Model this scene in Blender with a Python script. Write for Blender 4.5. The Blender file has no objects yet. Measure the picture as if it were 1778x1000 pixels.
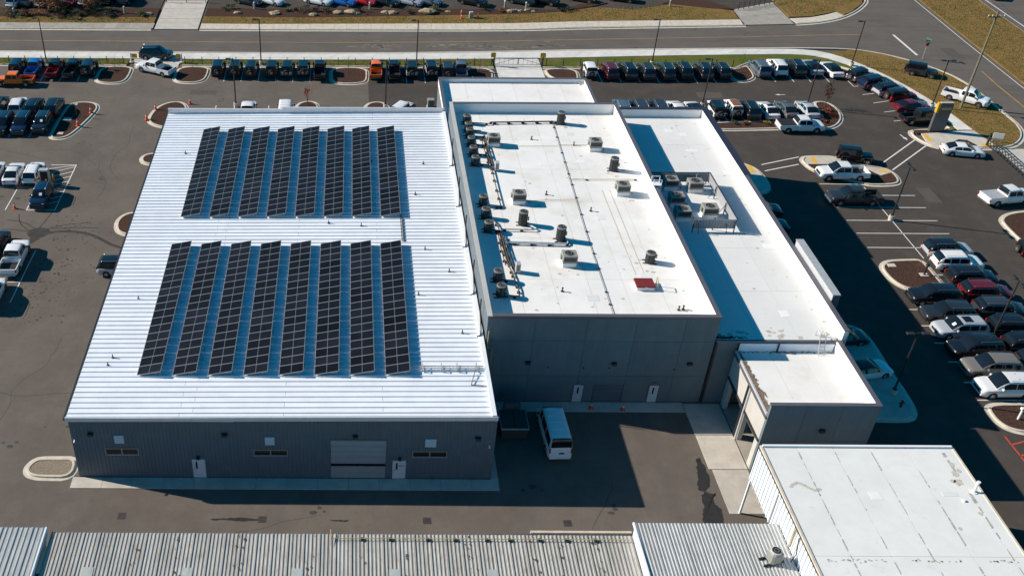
import bpy, math, random
from math import radians, sin, cos, pi, sqrt, atan2, hypot
from mathutils import Vector, Matrix
random.seed(11)
S = bpy.context.scene
COL = S.collection
# ------------------------------------------------------------------ camera, sky, sun, exposure
cam_d = bpy.data.cameras.new('camera'); cam = bpy.data.objects.new('camera', cam_d); COL.objects.link(cam)
S.camera = cam
PITCH, YAW, ROLL, CAM_H = 0.62256, -0.001512, -0.00471, 59.0
_f = Vector((sin(YAW)*cos(PITCH), cos(YAW)*cos(PITCH), -sin(PITCH)))
_r = Vector((cos(YAW), -sin(YAW), 0)); _d = _f.cross(_r)
_r2 = _r*cos(ROLL) + _d*sin(ROLL); _d2 = _d*cos(ROLL) - _r*sin(ROLL)
_m = Matrix((_r2, -_d2, -_f)).transposed().to_4x4(); _m.translation = (0, 0, CAM_H)
cam.matrix_world = _m
cam_d.sensor_width = 36; cam_d.lens = 1741.6/1778*36; cam_d.shift_x = (889-603.27)/1778; cam_d.shift_y = 0
cam_d.clip_start = 1; cam_d.clip_end = 3000

SUN_EL, SHADOW_AZ = radians(29.5), radians(-13.7)
W = bpy.data.worlds.new('World'); S.world = W; W.use_nodes = True
nt = W.node_tree; nt.nodes.clear()
sky = nt.nodes.new('ShaderNodeTexSky'); sky.sky_type = 'NISHITA'; sky.sun_disc = False
sky.sun_elevation = SUN_EL; sky.sun_rotation = atan2(-cos(SHADOW_AZ), -sin(SHADOW_AZ)) % (2*pi)
sky.altitude = 200; sky.air_density = 1.0; sky.dust_density = 0.2; sky.ozone_density = 4.0
hs = nt.nodes.new('ShaderNodeHueSaturation'); hs.inputs['Saturation'].default_value = 2.0; hs.inputs['Hue'].default_value = 0.482
bg = nt.nodes.new('ShaderNodeBackground'); bg.inputs['Strength'].default_value = 0.067
wo = nt.nodes.new('ShaderNodeOutputWorld')
nt.links.new(sky.outputs[0], hs.inputs['Color']); nt.links.new(hs.outputs[0], bg.inputs['Color']); nt.links.new(bg.outputs[0], wo.inputs[0])
sd = bpy.data.lights.new('sun', 'SUN'); sd.energy = 4.6; sd.angle = radians(0.5); sd.color = (1.0, 0.90, 0.78)
sun = bpy.data.objects.new('sun', sd); COL.objects.link(sun)
_dir = Vector((cos(SUN_EL)*cos(SHADOW_AZ), cos(SUN_EL)*sin(SHADOW_AZ), -sin(SUN_EL)))
sun.rotation_mode = 'QUATERNION'; sun.rotation_quaternion = _dir.to_track_quat('-Z', 'Y'); sun.location = (-60, 60, 90)
vs = S.view_settings; vs.view_transform = 'Standard'; vs.look = 'None'; vs.exposure = 0.55; vs.gamma = 1; vs.use_curve_mapping = False

# ------------------------------------------------------------------ materials
MATS = {}
def mat(name, col, rough=0.7, metal=0.0, var=0.0, scale=1.0, bump=0.0, bscale=30.0, coat=0.0, col2=None, spec=None, detail=4.0, lo=0.35, hi=0.65, objrand=0.0, objcol=False, emit=0.0):
    m = bpy.data.materials.new(name); m.use_nodes = True
    t = m.node_tree; b = t.nodes['Principled BSDF']
    b.inputs['Roughness'].default_value = rough; b.inputs['Metallic'].default_value = metal
    if spec is not None: b.inputs['Specular IOR Level'].default_value = spec
    if coat: b.inputs['Coat Weight'].default_value = coat; b.inputs['Coat Roughness'].default_value = 0.04
    b.inputs['Base Color'].default_value = (*col, 1)
    src = None
    if objcol:
        oi = t.nodes.new('ShaderNodeObjectInfo'); src = oi.outputs['Color']
    if var or col2:
        g = t.nodes.new('ShaderNodeNewGeometry')
        n = t.nodes.new('ShaderNodeTexNoise'); n.inputs['Scale'].default_value = scale; n.inputs['Detail'].default_value = detail; n.inputs['Roughness'].default_value = 0.65
        t.links.new(g.outputs['Position'], n.inputs['Vector'])
        r = t.nodes.new('ShaderNodeValToRGB'); r.color_ramp.elements[0].position = lo; r.color_ramp.elements[1].position = hi
        c2 = col2 or tuple(min(1, c*(1+var)) for c in col); c1 = col if col2 else tuple(c*(1-var) for c in col)
        r.color_ramp.elements[0].color = (*c1, 1); r.color_ramp.elements[1].color = (*c2, 1)
        t.links.new(n.outputs[0], r.inputs[0]); src = r.outputs[0]
    if objrand:
        oi = t.nodes.new('ShaderNodeObjectInfo'); mr = t.nodes.new('ShaderNodeMapRange')
        mr.inputs['To Min'].default_value = 1-objrand; mr.inputs['To Max'].default_value = 1+objrand
        t.links.new(oi.outputs['Random'], mr.inputs[0])
        mx = t.nodes.new('ShaderNodeMix'); mx.data_type = 'RGBA'; mx.blend_type = 'MULTIPLY'; mx.inputs[0].default_value = 1
        if src: t.links.new(src, mx.inputs[6])
        else: mx.inputs[6].default_value = (*col, 1)
        cb = t.nodes.new('ShaderNodeCombineColor')
        for i in range(3): t.links.new(mr.outputs[0], cb.inputs[i])
        t.links.new(cb.outputs[0], mx.inputs[7]); src = mx.outputs[2]
    if src: t.links.new(src, b.inputs['Base Color'])
    if bump:
        g2 = t.nodes.new('ShaderNodeNewGeometry'); n2 = t.nodes.new('ShaderNodeTexNoise'); n2.inputs['Scale'].default_value = bscale; n2.inputs['Detail'].default_value = 3
        t.links.new(g2.outputs['Position'], n2.inputs['Vector'])
        bp = t.nodes.new('ShaderNodeBump'); bp.inputs['Strength'].default_value = bump; bp.inputs['Distance'].default_value = 0.05
        t.links.new(n2.outputs[0], bp.inputs['Height']); t.links.new(bp.outputs[0], b.inputs['Normal'])
    if emit:
        b.inputs['Emission Color'].default_value = (*col, 1); b.inputs['Emission Strength'].default_value = emit
    MATS[name] = m
    return m
def overlay(m, col, scale, lo, hi, amount=1.0, stretch=(1, 1, 1), detail=5.0):
    """a second, shaped layer of stain or wear on the base colour"""
    t = m.node_tree; b = t.nodes['Principled BSDF']
    g = t.nodes.new('ShaderNodeNewGeometry'); mp = t.nodes.new('ShaderNodeMapping'); mp.inputs['Scale'].default_value = stretch
    n = t.nodes.new('ShaderNodeTexNoise'); n.inputs['Scale'].default_value = scale; n.inputs['Detail'].default_value = detail; n.inputs['Roughness'].default_value = 0.7
    t.links.new(g.outputs['Position'], mp.inputs[0]); t.links.new(mp.outputs[0], n.inputs['Vector'])
    r = t.nodes.new('ShaderNodeMapRange'); r.inputs[1].default_value = lo; r.inputs[2].default_value = hi; r.inputs[4].default_value = amount
    t.links.new(n.outputs[0], r.inputs[0])
    mx = t.nodes.new('ShaderNodeMix'); mx.data_type = 'RGBA'
    t.links.new(r.outputs[0], mx.inputs[0])
    bc = b.inputs['Base Color']
    if bc.is_linked: t.links.new(bc.links[0].from_socket, mx.inputs[6])
    else: mx.inputs[6].default_value = bc.default_value
    mx.inputs[7].default_value = (*col, 1)
    t.links.new(mx.outputs[2], bc)

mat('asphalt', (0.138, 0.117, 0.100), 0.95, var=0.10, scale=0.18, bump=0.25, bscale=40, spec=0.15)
overlay(MATS['asphalt'], (0.165, 0.142, 0.122), 0.4, 0.48, 0.72, 0.7); overlay(MATS['asphalt'], (0.100, 0.087, 0.077), 0.13, 0.50, 0.68, 0.6, stretch=(1, .6, 1)); overlay(MATS['asphalt'], (0.104, 0.091, 0.080), 1.7, 0.52, 0.72, 0.5)
overlay(MATS['asphalt'], (0.062, 0.056, 0.052), 6.0, 0.6, 0.78, 0.5)
overlay(MATS['asphalt'], (0.150, 0.138, 0.125), 11.0, 0.63, 0.72, 0.5)
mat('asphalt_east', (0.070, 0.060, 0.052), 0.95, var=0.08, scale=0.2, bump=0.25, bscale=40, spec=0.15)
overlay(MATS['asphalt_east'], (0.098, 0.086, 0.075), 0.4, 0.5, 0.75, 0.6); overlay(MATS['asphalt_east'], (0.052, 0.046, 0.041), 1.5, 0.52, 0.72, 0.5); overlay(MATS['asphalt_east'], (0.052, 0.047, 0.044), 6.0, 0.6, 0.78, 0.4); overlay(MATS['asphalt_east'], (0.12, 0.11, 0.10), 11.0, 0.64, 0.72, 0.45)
mat('asphalt_road', (0.128, 0.112, 0.098), 0.95, var=0.08, scale=0.25, bump=0.25, bscale=40, spec=0.15)
overlay(MATS['asphalt_road'], (0.082, 0.076, 0.070), 0.6, 0.5, 0.75, 0.7, stretch=(0.15, 1, 1))
overlay(MATS['asphalt_road'], (0.16, 0.15, 0.14), 9.0, 0.62, 0.72, 0.5)
mat('concrete', (0.50, 0.46, 0.40), 0.9, var=0.10, scale=0.8, bump=0.1, bscale=30, objrand=0.07)
overlay(MATS['concrete'], (0.36, 0.32, 0.27), 1.2, 0.55, 0.75, 0.6)
mat('kerb', (0.56, 0.50, 0.41), 0.9, var=0.12, scale=1.5, bump=0.1)
mat('old_concrete', (0.34, 0.31, 0.27), 0.9, var=0.14, scale=0.9, bump=0.15, objrand=0.08)
mat('mulch', (0.040, 0.022, 0.017), 1.0, col2=(0.10, 0.058, 0.044), scale=7, bump=0.8, bscale=14, spec=0.05)
overlay(MATS['mulch'], (0.17, 0.105, 0.08), 5.0, 0.6, 0.72, 0.7)
mat('gravel', (0.16, 0.13, 0.10), 1.0, col2=(0.34, 0.28, 0.21), scale=14, bump=0.7, bscale=14, spec=0.05)
mat('dry_grass', (0.215, 0.135, 0.050), 1.0, col2=(0.125, 0.105, 0.030), scale=0.45, bump=0.6, bscale=18, spec=0.03, lo=0.42, hi=0.64)
overlay(MATS['dry_grass'], (0.25, 0.165, 0.075), 1.6, 0.5, 0.68, 0.7); overlay(MATS['dry_grass'], (0.075, 0.045, 0.018), 5.0, 0.55, 0.7, 0.6)
mat('green_grass', (0.085, 0.115, 0.022), 1.0, col2=(0.16, 0.125, 0.05), scale=0.35, bump=0.6, bscale=18, spec=0.03, lo=0.42, hi=0.68)
mat('grass_blade', (0.15, 0.115, 0.035), 1.0, col2=(0.28, 0.185, 0.08), scale=0.9, spec=0.03)
mat('soil', (0.12, 0.09, 0.06), 1.0, var=0.2, scale=0.3, bump=0.3)
mat('white_paint', (0.72, 0.71, 0.68), 0.8, var=0.05, scale=5); overlay(MATS['white_paint'], (0.17, 0.16, 0.15), 5.0, 0.56, 0.66, 0.6)
mat('yellow_paint', (0.75, 0.42, 0.035), 0.8); overlay(MATS['yellow_paint'], (0.42, 0.24, 0.06), 6.0, 0.5, 0.7, 0.4)
mat('lane_yellow', (0.44, 0.23, 0.06), 0.85); overlay(MATS['lane_yellow'], (0.17, 0.14, 0.11), 0.35, 0.45, 0.65, 0.8)
mat('screen_grey', (0.30, 0.31, 0.33), 0.5, var=0.05, scale=2)
mat('red_paint', (0.55, 0.06, 0.035), 0.8); overlay(MATS['red_paint'], (0.2, 0.07, 0.06), 4.0, 0.5, 0.7, 0.5)
mat('white_metal', (0.79, 0.82, 0.86), 0.45, var=0.04, scale=0.7, objrand=0.03); overlay(MATS['white_metal'], (0.62, 0.60, 0.56), 0.9, 0.60, 0.78, 0.5, stretch=(0.12, 1, 1))
mat('flashing', (0.62, 0.63, 0.65), 0.45, metal=0.3, var=0.05, scale=2)
mat('membrane', (0.80, 0.785, 0.755), 0.75, var=0.035, scale=0.35, objrand=0.018); overlay(MATS['membrane'], (0.62, 0.57, 0.47), 0.3, 0.50, 0.78, 0.7); overlay(MATS['membrane'], (0.58, 0.55, 0.49), 4.0, 0.60, 0.8, 0.45)
mat('membrane_old', (0.74, 0.735, 0.70), 0.8, var=0.04, scale=0.5, objrand=0.015); overlay(MATS['membrane_old'], (0.55, 0.50, 0.43), 1.1, 0.60, 0.82, 0.6)
mat('membrane_east', (0.72, 0.72, 0.70), 0.75, var=0.035, scale=0.35, objrand=0.02); overlay(MATS['membrane_east'], (0.60, 0.56, 0.49), 0.7, 0.54, 0.80, 0.6); overlay(MATS['membrane_east'], (0.55, 0.52, 0.48), 5.0, 0.66, 0.8, 0.35)
mat('pavement_new', (0.63, 0.615, 0.575), 0.9, var=0.08, scale=0.8, bump=0.08, objrand=0.06)
mat('seam_grey', (0.42, 0.41, 0.385), 0.9)
mat('membrane_white', (0.82, 0.81, 0.80), 0.7, var=0.03, scale=0.6)
mat('dirt_line', (0.43, 0.40, 0.36), 0.95, var=0.3, scale=3)
mat('debris', (0.13, 0.085, 0.055), 1.0, col2=(0.30, 0.22, 0.15), scale=5, bump=0.8, bscale=12)
mat('wall_metal', (0.094, 0.122, 0.145), 0.55, var=0.06, scale=0.8)
mat('precast', (0.135, 0.168, 0.182), 0.9, var=0.06, scale=0.9, bump=0.06, objrand=0.09); overlay(MATS['precast'], (0.105, 0.132, 0.143), 1.2, 0.45, 0.75, 0.7, stretch=(1, 1, 0.12))
mat('pale_precast_sunlit_coping', (0.46, 0.45, 0.42), 0.9, var=0.06, scale=0.9)
mat('coping', (0.125, 0.12, 0.14), 0.5, metal=0.2, var=0.06, scale=1.5)
mat('coping_dark', (0.035, 0.037, 0.06), 0.5, metal=0.2, var=0.06, scale=1.5)
mat('dark_metal', (0.022, 0.022, 0.024), 0.5, var=0.2, scale=3)
mat('black_rubber', (0.018, 0.018, 0.018), 0.85)
mat('steel', (0.45, 0.46, 0.47), 0.4, metal=0.8)
mat('galvanised', (0.52, 0.53, 0.53), 0.5, metal=0.35, var=0.1, scale=3)
mat('unit_grey', (0.27, 0.27, 0.245), 0.6, var=0.06, scale=3)
mat('unit_dark', (0.040, 0.042, 0.042), 0.6, var=0.15, scale=4)
mat('fan_black', (0.012, 0.012, 0.013), 0.6)
mat('pipe_copper', (0.06, 0.05, 0.045), 0.7, var=0.3, scale=3)
mat('gas_yellow', (0.46, 0.35, 0.16), 0.7, var=0.2, scale=3)
mat('solar_cell', (0.006, 0.0065, 0.011), 0.45, spec=0.15, var=0.25, scale=0.6, objrand=0.55)
mat('solar_frame', (0.27, 0.28, 0.29), 0.5, metal=0.3)
mat('rusty_roof', (0.37, 0.36, 0.33), 0.7, var=0.10, scale=0.7, objrand=0.10); overlay(MATS['rusty_roof'], (0.26, 0.17, 0.11), 2.2, 0.54, 0.74, 0.75, stretch=(1.6, 0.5, 1)); overlay(MATS['rusty_roof'], (0.52, 0.51, 0.48), 0.8, 0.5, 0.7, 0.5, stretch=(1.5, 0.3, 1))
mat('galv_roof', (0.42, 0.43, 0.42), 0.5, metal=0.15, var=0.10, scale=0.8, objrand=0.06); overlay(MATS['galv_roof'], (0.30, 0.24, 0.18), 3.0, 0.64, 0.76, 0.6)
mat('translucent_sheet', (0.40, 0.44, 0.42), 0.7, var=0.1, scale=2)
mat('beige_door', (0.27, 0.28, 0.29), 0.6, var=0.04, scale=1)
mat('white_door', (0.55, 0.57, 0.60), 0.5)
mat('window_glass', (0.012, 0.016, 0.02), 0.08, spec=0.6)
mat('car_glass', (0.008, 0.010, 0.013), 0.05, spec=0.7)
mat('paint', (0.5, 0.5, 0.5), 0.22, metal=0.0, coat=0.9, objcol=True, spec=0.3)
mat('top_black', (0.016, 0.016, 0.018), 0.65, var=0.1, scale=4)
mat('plastic_black', (0.022, 0.022, 0.024), 0.6)
mat('chrome', (0.6, 0.6, 0.62), 0.2, metal=0.9)
mat('lens_clear', (0.55, 0.58, 0.62), 0.12, spec=0.8)
mat('lens_red', (0.32, 0.012, 0.012), 0.2, spec=0.6)
mat('cone_orange', (0.75, 0.10, 0.03), 0.6)
mat('wood_pole', (0.17, 0.16, 0.10), 0.9, var=0.2, scale=2)
mat('bark', (0.10, 0.075, 0.055), 0.95, var=0.25, scale=6)
mat('leaf_red', (0.22, 0.045, 0.025), 0.8, var=0.35, scale=3)
mat('leaf_rust', (0.20, 0.085, 0.03), 0.8, var=0.35, scale=2)
mat('leaf_green', (0.055, 0.085, 0.025), 0.8, var=0.4, scale=2)
mat('leaf_dark', (0.028, 0.045, 0.018), 0.8, var=0.4, scale=2)
mat('leaf_yellow', (0.30, 0.21, 0.03), 0.8, var=0.3, scale=3)
mat('rock', (0.36, 0.27, 0.17), 0.95, var=0.25, scale=2.5, bump=0.5, bscale=5)
mat('crack_seal', (0.045, 0.041, 0.038), 0.8)
mat('oil_stain', (0.050, 0.046, 0.043), 0.85, var=0.2, scale=2)
mat('asphalt_patch', (0.082, 0.072, 0.063), 0.95, var=0.1, scale=1, bump=0.2)
mat('dumpster_green', (0.05, 0.062, 0.055), 0.6, var=0.1, scale=2)
mat('grime', (0.50, 0.46, 0.39), 0.95, var=0.15, scale=2)
mat('wet_stain', (0.030, 0.029, 0.030), 0.55, var=0.15, scale=2, spec=0.3)
mat('dry_stain', (0.060, 0.055, 0.052), 0.9, var=0.2, scale=1.5, spec=0.1)
mat('pale_scrape', (0.215, 0.19, 0.16), 0.95, var=0.25, scale=2.5)
mat('sign_yellow', (0.70, 0.34, 0.015), 0.5)
mat('sign_brown', (0.13, 0.085, 0.05), 0.5, var=0.1, scale=2)
mat('sign_grey', (0.10, 0.10, 0.105), 0.5, var=0.06, scale=2)
mat('sign_letter', (0.42, 0.36, 0.30), 0.6)
mat('sign_green', (0.02, 0.19, 0.10), 0.5)
mat('hatch_red', (0.19, 0.022, 0.020), 0.5, var=0.08, scale=3)
mat('interior_brown', (0.20, 0.075, 0.045), 0.8, var=0.25, scale=6)
mat('white_plain', (0.78, 0.78, 0.77), 0.5)

# ------------------------------------------------------------------ mesh helpers
class MB:
    def __init__(s): s.v = []; s.f = []; s.m = []
    def add(s, vs, fs, mi=0):
        o = len(s.v); s.v += [tuple(p) for p in vs]; s.f += [tuple(i+o for i in f) for f in fs]; s.m += [mi]*len(fs)
        return s
    def box(s, x0, x1, y0, y1, z0, z1, mi=0):
        return s.add([(x0,y0,z0),(x1,y0,z0),(x1,y1,z0),(x0,y1,z0),(x0,y0,z1),(x1,y0,z1),(x1,y1,z1),(x0,y1,z1)],
                     [(0,3,2,1),(4,5,6,7),(0,1,5,4),(1,2,6,5),(2,3,7,6),(3,0,4,7)], mi)
    def cbox(s, x0, x1, y0, y1, z0, z1, c=0.04, mi=0):      # box with chamfered vertical and top edges
        def ring(z, k):
            a, b, d, e = x0+k, x1-k, y0+k, y1-k; q = c
            return [(a+q,d,z),(b-q,d,z),(b,d+q,z),(b,e-q,z),(b-q,e,z),(a+q,e,z),(a,e-q,z),(a,d+q,z)]
        vs = ring(z0, 0)+ring(z1-c, 0)+ring(z1, c)
        fs = [tuple(reversed(range(8)))]
        for k in (0, 8): fs += [(k+i, k+(i+1) % 8, k+8+(i+1) % 8, k+8+i) for i in range(8)]
        fs.append(tuple(range(16, 24)))
        return s.add(vs, fs, mi)
    def prism(s, poly, z0, z1, mi=0, bottom=False):
        n = len(poly); vs = [(p[0], p[1], z0) for p in poly]+[(p[0], p[1], z1) for p in poly]
        fs = [tuple(range(n, 2*n))]+[(i, (i+1) % n, n+(i+1) % n, n+i) for i in range(n)]
        if bottom: fs.append(tuple(reversed(range(n))))
        return s.add(vs, fs, mi)
    def xprism(s, poly, y0, y1, mi=0):       # polygon in xz, extruded along y
        n = len(poly); vs = [(p[0], y0, p[1]) for p in poly]+[(p[0], y1, p[1]) for p in poly]
        return s.add(vs, [tuple(range(n)), tuple(reversed(range(n, 2*n)))]+[(i, n+i, n+(i+1) % n, (i+1) % n) for i in range(n)], mi)
    def yprism(s, poly, x0, x1, mi=0):       # polygon in yz, extruded along x
        n = len(poly); vs = [(x0, p[0], p[1]) for p in poly]+[(x1, p[0], p[1]) for p in poly]
        return s.add(vs, [tuple(reversed(range(n))), tuple(range(n, 2*n))]+[(i, (i+1) % n, n+(i+1) % n, n+i) for i in range(n)], mi)
    def cyl(s, p0, p1, r0, r1=None, n=10, mi=0, caps=True):
        r1 = r0 if r1 is None else r1
        a, b = Vector(p0), Vector(p1); d = (b-a).normalized()
        u = d.orthogonal().normalized(); w = d.cross(u)
        vs = [a+(u*cos(2*pi*i/n)+w*sin(2*pi*i/n))*r0 for i in range(n)]+[b+(u*cos(2*pi*i/n)+w*sin(2*pi*i/n))*r1 for i in range(n)]
        fs = [(i, (i+1) % n, n+(i+1) % n, n+i) for i in range(n)]
        if caps: fs += [tuple(reversed(range(n))), tuple(range(n, 2*n))]
        return s.add(vs, fs, mi)
    def tube(s, pts, r, n=6, mi=0):
        for a, b in zip(pts, pts[1:]): s.cyl(a, b, r, n=n, mi=mi)
        return s
    def poly(s, pts, mi=0): return s.add(pts, [tuple(range(len(pts)))], mi)
    def ribbon(s, pts, w, z, mi=0):
        L, Rr = offset_line(pts, w/2), offset_line(pts, -w/2); n = len(pts)
        return s.add([(p[0], p[1], z) for p in L]+[(p[0], p[1], z) for p in Rr], [(n+i, n+i+1, i+1, i) for i in range(n-1)], mi)
    def mesh(s, name, mats, smooth=None):
        me = bpy.data.meshes.new(name); me.from_pydata(s.v, [], s.f)
        for m in mats: me.materials.append(MATS[m])
        if len(mats) > 1: me.polygons.foreach_set('material_index', s.m)
        if smooth is not None:
            me.polygons.foreach_set('use_smooth', [True]*len(me.polygons)); me.set_sharp_from_angle(angle=radians(smooth))
        me.update(); return me
    def obj(s, name, mats, parent=None, smooth=None, loc=None):
        if isinstance(mats, str): mats = [mats]
        return link(name, s.mesh(name, mats, smooth), parent, loc)
def link(name, me, parent=None, loc=None, rz=None):
    o = bpy.data.objects.new(name, me); COL.objects.link(o)
    if parent: o.parent = parent
    if loc is not None: o.location = loc
    if rz is not None: o.rotation_euler = (0, 0, rz)
    return o
def tag(o, label, cat, group=None):
    o['label'] = label; o['category'] = cat
    if group: o['group'] = group
    return o
def thing(name, label, cat, loc=(0, 0, 0), rz=0, group=None):
    return tag(link(name, None, None, loc, rz), label, cat, group)
def struct(o, kind='structure'): o['kind'] = kind; return o
def copy_tree(o, parent=None):
    c = o.copy(); COL.objects.link(c); c.parent = parent
    for ch in o.children: copy_tree(ch, c)
    return c
def offset_line(pts, d, closed=False):
    n = len(pts); out = []
    for i in range(n):
        a = pts[i-1] if (i > 0 or closed) else pts[i]; b = pts[(i+1) % n] if (i < n-1 or closed) else pts[i]
        t0 = Vector((pts[i][0]-a[0], pts[i][1]-a[1])); t1 = Vector((b[0]-pts[i][0], b[1]-pts[i][1]))
        if t0.length < 1e-6: t0 = t1
        if t1.length < 1e-6: t1 = t0
        t0.normalize(); t1.normalize(); nn = Vector((-t0.y-t1.y, t0.x+t1.x))
        if nn.length < 1e-6: nn = Vector((-t0.y, t0.x))
        nn.normalize(); k = max(0.5, nn.dot(Vector((-t0.y, t0.x))))
        out.append((pts[i][0]+nn.x*d/k, pts[i][1]+nn.y*d/k))
    return out
def area(p): return sum(p[i][0]*p[(i+1) % len(p)][1]-p[(i+1) % len(p)][0]*p[i][1] for i in range(len(p)))/2
def ccw(p): return list(p) if area(p) > 0 else list(reversed(p))
def chaikin(p, n=2, closed=True):
    for _ in range(n):
        q = []
        for i in range(len(p) if closed else len(p)-1):
            a, b = p[i], p[(i+1) % len(p)]
            q += [(a[0]*.75+b[0]*.25, a[1]*.75+b[1]*.25), (a[0]*.25+b[0]*.75, a[1]*.25+b[1]*.75)]
        p = q if closed else [p[0]]+q+[p[-1]]
    return p
def resample(p, step):
    out = [p[0]]; acc = 0
    for a, b in zip(p, p[1:]):
        L = hypot(b[0]-a[0], b[1]-a[1]); pos = step-acc
        while pos <= L:
            k = pos/L; out.append((a[0]+(b[0]-a[0])*k, a[1]+(b[1]-a[1])*k)); pos += step
        acc = L-(pos-step)
    return out
def resample_n(p, n):
    L = sum(hypot(b[0]-a[0], b[1]-a[1]) for a, b in zip(p, p[1:])); out = resample(p, L/n-1e-6); return (out+[p[-1]])[:n+1]
def pip(x, y, poly):
    c = False; n = len(poly)
    for i in range(n):
        (x1, y1), (x2, y2) = poly[i], poly[i-1]
        if (y1 > y) != (y2 > y) and x < (x2-x1)*(y-y1)/(y2-y1)+x1: c = not c
    return c
ORD = ['first', 'second', 'third', 'fourth', 'fifth', 'sixth', 'seventh', 'eighth', 'ninth', 'tenth', 'eleventh', 'twelfth']
# ------------------------------------------------------------------ ground, roads, pavements
struct(MB().add([(-900,-500,-.08),(900,-500,-.08),(900,1500,-.08),(-900,1500,-.08)], [(0,1,2,3)]).obj('ground', 'soil'))
def sheet(name, pts, z, m, kind='structure'):
    p = ccw(pts); o = MB().poly([(a, b, z) for a, b in p]).obj(name, m); struct(o, kind); return o
def slab(name, pts, z0, z1, m, parent=None):
    o = MB().prism(ccw(pts), z0, z1).obj(name, m, parent)
    if not parent: struct(o)
    return o
NK = [(-140,142.25),(-33,142.2),(-14,142.1),(4,142.2),(20.5,142.95),(34.5,143.85),(45.6,144.3),(63,144.95),(69.3,145.1),(76.1,144.85),(79.8,143.2),(83,140.5),(85.2,137.8),(86.7,134.8),(87.4,131.5),(87.5,123),(87.6,119.8),(86.9,117.2),(85.4,115),(83.6,113.5),(81.4,112.9)]
FK = [(-140,151.3),(-31,151.3),(-15,151.25),(25.5,151.6),(36.3,152.75),(62,154.1),(66,154.5),(73.2,155),(78.6,157),(82.8,160.3),(86.2,164.4),(87.4,167),(88,175),(88,420)]
NKs = chaikin(NK, 2, False); FKs = chaikin(FK, 2, False)
road = NKs+[(88.2,112.9),(88.2,-60),(95.1,-60),(95.1,132),(95.3,148),(95.9,166),(99,420)]+list(reversed(FKs))
sheet('road', road, 0.0, 'asphalt_road')
LOTE = [(56,137.3),(58.6,139.3),(66,139.7),(70.5,139.0),(73.6,136.2),(75.4,132.6),(76.6,128.5),(77.6,123.6),(77.9,118.3),(73,117.9),(72.2,116.8),(72.4,115.3),(73.2,113.5),(74.6,112.7),(81.4,112.9)]
sheet('parking_lot', [(-140,137.2),(2.6,137.2),(2.6,108),(41.3,108),(41.3,-60),(-140,-60)], 0.0, 'asphalt')
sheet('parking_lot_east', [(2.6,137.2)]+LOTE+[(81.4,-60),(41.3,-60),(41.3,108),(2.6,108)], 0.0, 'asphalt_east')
sheet('driveway_apron', [(81.4,112.9),(88.2,112.9),(88.2,96),(81.4,96)], 0.004, 'concrete')
sheet('highway', [(106.3,-60),(400,-60),(400,500),(106.6,500)], 0.0, 'asphalt_road')
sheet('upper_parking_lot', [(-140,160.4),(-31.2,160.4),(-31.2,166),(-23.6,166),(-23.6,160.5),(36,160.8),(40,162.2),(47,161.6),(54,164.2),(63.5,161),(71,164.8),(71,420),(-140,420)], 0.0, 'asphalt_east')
# kerbs
def kerb_line(name, pts, side, m='kerb', w=0.2, gutter=0.42, h=0.14):
    mb = MB(); inner = offset_line(pts, side*w); out = offset_line(pts, -side*gutter)
    n = len(pts)
    def q(A, za, B, zb):
        fs = [(i, i+1, n+i+1, n+i) for i in range(n-1)]
        if side > 0: fs = [tuple(reversed(f)) for f in fs]
        mb.add([(p[0], p[1], za) for p in A]+[(p[0], p[1], zb) for p in B], fs)
    k2 = offset_line(pts, side*0.03)
    q(out, 0.006, pts, 0.02); q(pts, 0.02, k2, h); q(k2, h, inner, h+.004); q(inner, h+.004, inner, -.02)
    return struct(mb.obj(name, m))
kerb_line('kerb_near', NKs, -1)
kerb_line('kerb_far', [(-140,151.3),(-31.2,151.3)], 1); kerb_line('kerb_far', chaikin([(-23.6,151.27),(-15,151.25),(25.5,151.6),(36.3,152.75),(62.9,154.12)], 2, False), 1); kerb_line('kerb_far', [(71.1,154.85)]+[p for p in FKs if p[0] > 71.5], 1)
kerb_line('kerb_lot', [(-140,137.2),(-32.5,137.2)], 1, gutter=.3); kerb_line('kerb_lot', [(-24.4,137.2),(20.9,137.2)], 1, gutter=.3); kerb_line('kerb_lot', [(28,137.2),(56,137.3)]+chaikin(LOTE[1:9], 2, False), 1, gutter=.3)
# pavements laid slab by slab
def pavement(name, a, b, step, m, z=0.13):
    n = max(2, int(sum(hypot(q[0]-p[0], q[1]-p[1]) for p, q in zip(a, a[1:]))/step))
    A, B = resample_n(a, n), resample_n(b, n)
    root = struct(link(name, None))
    base = MB().add([(p[0], p[1], z-.02) for p in A]+[(p[0], p[1], z-.02) for p in B], [(i, i+1, len(A)+i+1, len(A)+i) for i in range(min(len(A), len(B))-1)]).obj('bedding', 'soil', root)
    for i in range(min(len(A), len(B))-1):
        g = 0.012
        c = [A[i], A[i+1], B[i+1], B[i]]
        mx, my = sum(p[0] for p in c)/4, sum(p[1] for p in c)/4
        c = [((p[0]-mx)*(1-g)+mx, (p[1]-my)*(1-g)+my) for p in c]
        MB().prism(ccw(c), z-.1, z+random.uniform(-.004, .004)).obj('slab', m, root)
    return root
SWa = [(-62,139.7),(-32.3,139.75),(-14,139.5),(4,139.7),(20.2,140.2),(34.1,140.95),(45.1,141.75),(62.3,142.55),(67.6,142.6),(70.6,141.4),(73,138.8),(75.2,134.6),(77,129.3),(78.4,123.3),(78.9,117.9)]
SWb = [(-62,142.0),(-33,141.95),(-14.4,141.8),(4,141.95),(20.4,142.65),(34.5,143.6),(45.6,144.05),(62.9,144.65),(68.9,144.6),(72.0,143.2),(74.6,139.9),(77,135.2),(78.8,129.9),(80.2,123.6),(80.8,117.9)]
pavement('pavement_near', chaikin(SWa, 1, False), chaikin(SWb, 1, False), 1.9, 'pavement_new')
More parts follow.
